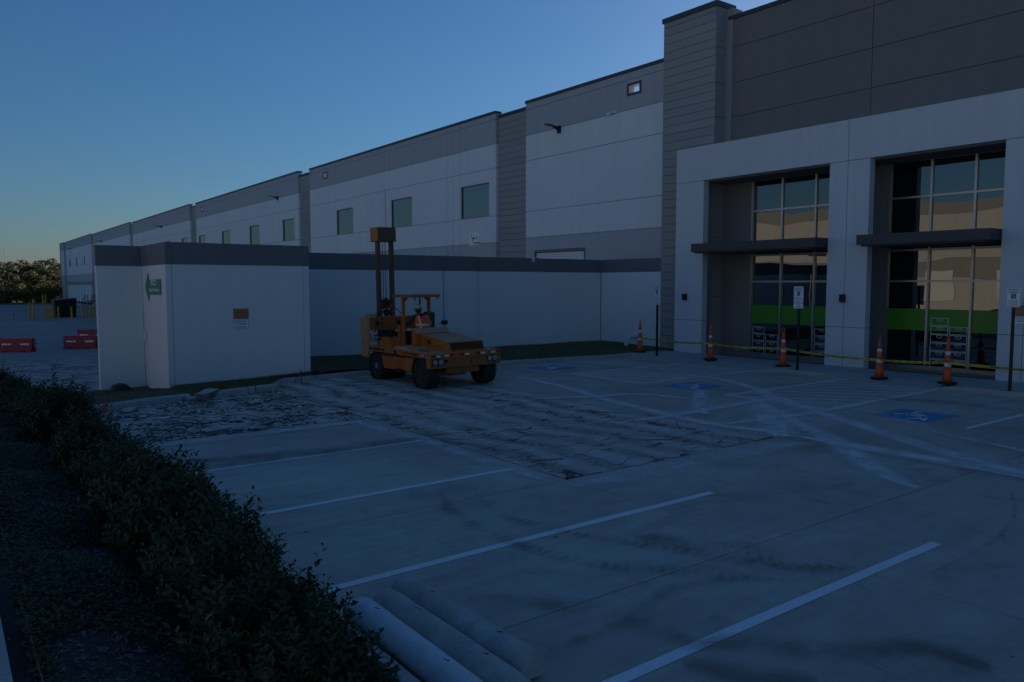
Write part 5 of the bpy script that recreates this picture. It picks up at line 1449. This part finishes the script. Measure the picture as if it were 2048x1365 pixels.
bollard(17.0, 178.0, 'distant yellow bollard before the trees, left of its pair', 2.2); bollard(17.5, 178.0, 'distant yellow bollard before the trees, right of its pair', 2.2)
t_ = thing('hydrant', 'pale fire hydrant standing in the yard left of the bollards', 'hydrant', (7.15, 108, -1.55))
bm = BM(); lathe(bm, [(.2, -1.55), (.2, -1.5), (.13, -1.48), (.13, -.85), (.17, -.83), (.17, -.78), (.12, -.72), (.04, -.62)], (7.15, 108, 0), 12); obj('barrel', bm, 'galv', t_)
bm = BM(); tube(bm, (6.92, 108, -.98), (7.38, 108, -.98), .07, n=8); obj('outlet', bm, 'galv', t_)
t_ = thing('skip', 'large black waste container standing in the yard beyond the bollards', 'container', (13.0, 112, -1.55))
bm = BM(); V8 = [(11.9, 110.6, -1.5), (14.1, 110.6, -1.5), (14.1, 113.6, -1.5), (11.9, 113.6, -1.5), (11.75, 110.4, .55), (14.2, 110.4, .78), (14.2, 113.7, .78), (11.75, 113.7, .55)]
vs = [bm.verts.new(v) for v in V8]
for f_ in ((3, 2, 1, 0), (4, 5, 6, 7), (0, 1, 5, 4), (1, 2, 6, 5), (2, 3, 7, 6), (3, 0, 4, 7)): bm.faces.new([vs[i] for i in f_])
sk = obj('body', bm, 'black_metal', t_, bevel=.03)
for k in range(5):
    xx = 12.05+k*.47; bm = BM(); prism(bm, [(xx, 110.58, -1.45), (xx+.1, 110.58, -1.45), (xx+.1, 110.40, .45), (xx, 110.40, .45)], (0, -.06, 0)); obj('rib', bm, 'black_metal', t_)
bm = BM(); prism(bm, [(11.7, 110.35, .57), (14.25, 110.35, .80), (14.25, 113.75, .80), (11.7, 113.75, .57)], (0, 0, .07)); obj('lid', bm, 'steel_dark', t_)
bm = BM(); prism(bm, [(10.0, 78.5, -1.53), (12.4, 77.5, -1.53), (12.9, 79.5, -1.53), (10.6, 80.2, -1.53)], (0, 0, .03)); obj('steel_plate', bm, 'steel_dark', None, 'dark flat plate lying on the yard between barriers and bollards', 'plate', loc=(11.4, 79, -1.55))
# dock stair
t_ = thing('dock_stair', 'dark steel stair with railings up to the far loading dock', 'stair', (21.3, 152, -1.55))
bm = BM(); bx(bm, 20.7, 22.85, 148.2, 151.4, -.32, -.22); obj('landing', bm, 'steel_dark', t_)
for k in range(8):
    bm = BM(); bx(bm, 20.75, 22.0, 151.4+k*.42, 151.4+k*.42+.4, -.40-k*.15, -.36-k*.15); obj('tread', bm, 'steel_dark', t_)
for x in (20.72, 22.02):
    bm = BM(); prism(bm, [(x, 151.4, -.5), (x, 151.4, -.2), (x, 154.8, -1.35), (x, 154.8, -1.62)], (.04, 0, 0)); obj('stringer', bm, 'steel_dark', t_)
    bm = BM()
    for zz in (.35, .8):
        path_tube(bm, [(x, 148.3, zz), (x, 151.4, zz), (x, 154.8, zz-1.2)], .03, 6)
    for yy, zz in ((148.3, 0), (149.8, 0), (151.4, 0), (153.1, -.6), (154.8, -1.2)): tube(bm, (x, yy, -.3+zz), (x, yy, .8+zz), .03, n=6)
    obj('railing', bm, 'steel_dark', t_)

# ================================================================== TREES BEYOND THE YARD
def tree_mesh(seed, hgt, rad, nleaf):
    r_ = np.random.default_rng(seed); V, F = [], []
    blobs = []
    for k in range(16):
        a = r_.uniform(0, 6.28); d = rad*math.sqrt(r_.random())*.8; z = hgt*r_.uniform(.10, .90)
        sh = 1-.55*abs((z/hgt)-.55)/.45
        blobs.append((d*math.cos(a)*sh, d*math.sin(a)*sh, z, rad*r_.uniform(.22, .42)))
    for k in range(nleaf):
        bx_, by_, bz_, br = blobs[r_.integers(len(blobs))]
        v = r_.normal(size=3); v /= np.linalg.norm(v); c = np.array([bx_, by_, bz_])+v*br*r_.uniform(.55, 1.08)*np.array([1, 1, .8])
        s = r_.uniform(.07, .17)*rad/3.2; n = v+r_.normal(0, .7, 3); n /= np.linalg.norm(n)
        u = np.cross(n, r_.normal(size=3)); u /= np.linalg.norm(u); w_ = np.cross(n, u); o = len(V)
        V += [tuple(c-u*s*1.5), tuple(c-w_*s), tuple(c+u*s*1.5), tuple(c+w_*s)]; F.append((o, o+1, o+2, o+3))
    me = bpy.data.meshes.new('crown'); me.from_pydata(V, [], F); me.materials.append(MATS['leaf_tree'])
    bm = BM()
    path_tube(bm, [(0, 0, -.3), (.1, 0, hgt*.25), (0, .1, hgt*.5), (.1, 0, hgt*.8)], [rad*.07, rad*.055, rad*.04, rad*.012], 8)
    for b_ in blobs[:9]:
        z0 = hgt*r_.uniform(.22, .5); path_tube(bm, [(0, 0, z0), (b_[0]*.5, b_[1]*.5, (z0+b_[2])/2+.1), (b_[0], b_[1], b_[2])], [rad*.03, rad*.02, rad*.008], 5)
    mt = bpy.data.meshes.new('trunk'); bm.to_mesh(mt); bm.free(); mt.materials.append(MATS['bark'])
    return me, mt
protos = [tree_mesh(50+k, h_, r_, 2600) for k, (h_, r_) in enumerate(((8.6, 4.2), (7.2, 3.8), (9.5, 4.0), (5.6, 3.4)))]
TT = [(6.5, 205, 1, .95), (11.5, 199, 3, 1.0), (13.2, 207, 0, 1.05), (16.2, 200, 3, .85), (18.4, 206, 1, 1.0), (20.6, 203, 3, 1.0), (22.5, 208, 0, .95), (15.5, 216, 2, 1.02), (20.0, 217, 2, 1.0), (24.5, 216, 2, 1.0), (10.0, 214, 2, .98), (2.0, 210, 0, 1.0), (28, 212, 1, 1.1), (-4, 208, 2, .9), (32, 206, 0, .9), (17.4, 228, 0, 1.2), (23.0, 230, 2, 1.15), (12.0, 230, 2, 1.1), (6.0, 226, 0, 1.2), (28, 228, 0, 1.2)]
TL = ['autumn tree %s' % s for s in ('with rounded crown, second from the left among the far trees', 'low and bushy at the far left over the yard edge', 'tall and full at the left of the far wood', 'low and bushy behind the pair of distant bollards', 'broad crowned left of the warehouse end', 'low and bushy beside the warehouse end', 'tall at the corner of the warehouse end', 'tall behind the bushes at the middle of the wood', 'tall behind the warehouse end bushes', 'tall just showing past the warehouse corner', 'tall at the left picture edge behind the low tree', 'at the far left outside most of the picture', 'hidden mostly by the warehouse end', 'leftmost of the far wood', 'behind the warehouse end on the right', 'largest in the back row at the middle', 'tall in the back row by the warehouse', 'tall in the back row left of the middle', 'large in the back row at the left', 'large in the back row behind the warehouse')]
for (x, y, k, s), lb in zip(TT, TL):
    t_ = thing('tree', lb, 'tree', (x, y, -1.55), 'far trees'); t_.scale = (s, s, s); t_.rotation_euler = (0, 0, rng.uniform(0, 6.28))
    for nm, me in (('crown', protos[k][0]), ('trunk', protos[k][1])): finish(bpy.data.objects.new(nm, me), t_, None, None, None, None)
t_ = thing('radio_mast', 'thin radio mast rising above the far trees', 'mast', (20.5, 330, -1.5))
bm = BM(); tube(bm, (20.5, 330, -1.5), (20.5, 330, 19.5), .16, .06, 6); obj('pole', bm, 'grey_metal', t_)

# ================================================================== HEDGE AND GROUND COVER
def leaf(V, F, c, d, up_, L, W):
    d = d/np.linalg.norm(d); s = np.cross(d, up_); s /= np.linalg.norm(s)+1e-9; n = np.cross(s, d); o = len(V)
    V += [tuple(c), tuple(c+d*L*.55+s*W+n*W*.35), tuple(c+d*L-n*L*.06), tuple(c+d*L*.55-s*W+n*W*.35), tuple(c+d*L*.25+s*W*.6+n*W*.2), tuple(c+d*L*.25-s*W*.6+n*W*.2), tuple(c+d*L*.55)]
    F += [(o, o+6, o+1, o+4), (o, o+5, o+3, o+6), (o+6, o+2, o+1), (o+6, o+3, o+2)]
def shrub_mesh(seed, nshoot, spread, hgt):
    r_ = np.random.default_rng(seed); V, F = [], []; bm = BM()
    for k in range(nshoot):
        a = r_.uniform(0, 6.28); rr = math.sqrt(r_.random())
        tall = r_.random() < .13
        base = np.array([math.cos(a)*spread*.25*rr, math.sin(a)*spread*.25*rr, .0])
        top = np.array([math.cos(a)*spread*rr*r_.uniform(.8, 1.1), math.sin(a)*spread*rr*r_.uniform(.8, 1.1), hgt*(1-.42*rr**2)*r_.uniform(.72, 1.02)*(r_.uniform(1.12, 1.42) if tall else 1)])
        mid = (base+top)/2+np.array([0, 0, -.05*rr])+r_.normal(0, .02, 3)
        pts = [base, mid, top]
        if k % 3 == 0: path_tube(bm, [tuple(p) for p in pts], [.007, .005, .002], 4)
        nl = int(r_.integers(24, 36)); ax = (top-mid)/np.linalg.norm(top-mid)
        for q in range(nl):
            s = 1-.75*(q/nl)**.9
            c = mid+(top-mid)*(s*2-1) if s > .5 else base+(mid-base)*(s*2)
            ang = q*2.4+r_.uniform(-.4, .4)
            u = np.cross(ax, [0.3, .2, 1.]); u /= np.linalg.norm(u)+1e-9; w_ = np.cross(ax, u)
            rad = u*math.cos(ang)+w_*math.sin(ang)
            d = rad+ax*r_.uniform(.3, 1.1)+np.array([0, 0, .15])
            L = r_.uniform(.046, .078)*(1 if q > 2 else .7)
            leaf(V, F, c+rad*.004, d, ax, L, L*.25)
    me = bpy.data.meshes.new('foliage'); me.from_pydata(V, [], F); me.materials.append(MATS['leaf_hedge'])
    ms = bpy.data.meshes.new('stems'); bm.to_mesh(ms); bm.free(); ms.materials.append(MATS['stem_green'])
    return me, ms
sp = [shrub_mesh(90+k, 215, .46, h_) for k, h_ in enumerate((.76, .70, .80, .72))]
HY = [3.5, 4.15, 4.9, 5.55, 6.4, 7.2, 8.2, 9.0, 10.1, 11.0, 12.1, 13.1, 14.2, 15.2, 16.3, 17.3, 18.3, 19.2]
HL = ['nearest shrub of the hedge beside the wheel stops', 'second nearest shrub of the hedge, overhanging the pale wheel stop', 'third shrub of the hedge with upright shoots', 'fourth shrub of the hedge at the painted line', 'fifth shrub of the hedge', 'sixth shrub of the hedge from the wheel stops', 'seventh shrub of the hedge from the wheel stops', 'eighth shrub of the hedge from the wheel stops', 'ninth shrub of the hedge from the wheel stops', 'tenth shrub of the hedge from the wheel stops', 'eleventh shrub of the hedge, at the rubble edge', 'twelfth shrub of the hedge from the wheel stops', 'thirteenth shrub of the hedge from the wheel stops', 'fourteenth shrub of the hedge from the wheel stops', 'fifth shrub from the far end of the hedge', 'shrub next to the far end of the hedge', 'third from the far end of the hedge against the yard', 'tall shrub at the left picture edge past the hedge end', 'farthest shrub at the left picture edge']
HL = [('dark green leafy shrub, ' + s) for s in HL]
for k, (y, lb) in enumerate(zip(HY, HL)):
    x = 1.44+rng.uniform(-.06, .06)-(.07*(y-11) if y > 11 else 0)
    t_ = thing('shrub', lb, 'shrub', (x, y, bed_z(x, y)-.02), 'hedge shrubs'); s = rng.uniform(.82, 1.14)*(.86 if y > 13.5 else 1)
    s = s*(.9 if k == 0 else 1); t_.scale = (s*.98, s*1.05, s); t_.rotation_euler = (0, 0, rng.uniform(0, 6.28))
    for nm, me in zip(('foliage', 'stems'), sp[k % 4]): finish(bpy.data.objects.new(nm, me), t_, None, None, None, None)
# low ground cover in clumps, bare mulch between
V, F = [], []
def bare(x, y):
    return math.sin(x*3.1+y*1.15+.6)*math.sin(y*1.9-x*1.4) > .72 or (abs(y-4.35) < .25 and abs(x-.72) < .3)
cnt = 0
while cnt < 62000:
    x = rng.uniform(.30, 1.9); y = 2.2+14*rng.random()**1.5
    if bare(x, y) and rng.random() > .06: continue
    z = bed_z(x, y)+rng.uniform(.0, .14)*(.65+.35*math.sin(5*x+1)*math.sin(4*y))
    a = rng.uniform(0, 6.28); d = np.array([math.cos(a), math.sin(a), rng.uniform(-.1, .8)])
    L = rng.uniform(.024, .046); leaf(V, F, np.array([x, y, z]), d, np.array([.1, 0, 1.]), L, L*.3); cnt += 1
mesh_np('ground_cover', V, F, 'leaf_cover', label='low dark green creeping ground cover filling the planting bed', cat='ground cover', kind='stuff')
V, F = [], []
for k in range(9000):
    x, y = rng.uniform(.24, 1.9), 2.4+8*rng.random()**1.5
    if not bare(x, y) and rng.random() > .12: continue
    z = bed_z(x, y)+rng.uniform(.002, .02); a = rng.uniform(0, 6.28); L, W = rng.uniform(.006, .022), rng.uniform(.002, .005)
    d = np.array([math.cos(a), math.sin(a), rng.normal(0, .25)])*L; s = np.array([-math.sin(a), math.cos(a), rng.normal(0, .3)])*W; c = np.array([x, y, z]); o = len(V)
    V += [tuple(c-d-s), tuple(c+d-s), tuple(c+d+s), tuple(c-d+s)]; F.append((o, o+1, o+2, o+3))
mesh_np('mulch', V, F, 'mulch', label='pale wood chip mulch showing in gaps of the ground cover', cat='mulch', kind='stuff')

# ================================================================== BUILDING OPPOSITE (seen only as a reflection in the glazing)
ob = thing('opposite_building', 'sunlit tan warehouse behind the camera, mirrored in the entrance glazing', 'building', (-42, 20, 0))
OX = -42
def oface(name, y0, y1, z0, z1, mat, out=.0, th=.4): return box(name, OX-th, OX+out, y0, y1, z0, z1, mat, ob)
oface('wall', -60, 150, -.5, 3.1, 'lit_tan'); oface('wall', -60, 150, 3.12, 5.2, 'lit_tan_dark'); oface('wall', -60, 150, 5.22, 10.6, 'lit_tan')
oface('wall', -60, 150, 10.62, 11.8, 'lit_tan_dark')
box('building_core', OX-60, OX-.41, -60, 150, -.5, 11.2, 'roofing', ob)
for y in (-20, 6, 27, 48, 69, 95): oface('pilaster', y, y+3.2, -.5, 12.3, 'lit_tan_dark', .12)
for y in np.arange(-14, 120, 8.3): oface('window', float(y), float(y)+2.6, 6.2, 7.9, 'dark_hole', .03)
for k, y in enumerate(np.arange(-12, 110, 7.1)):
    dd = oface('dock_door', float(y), float(y)+3.0, .9, 4.0, 'lit_door', .06)
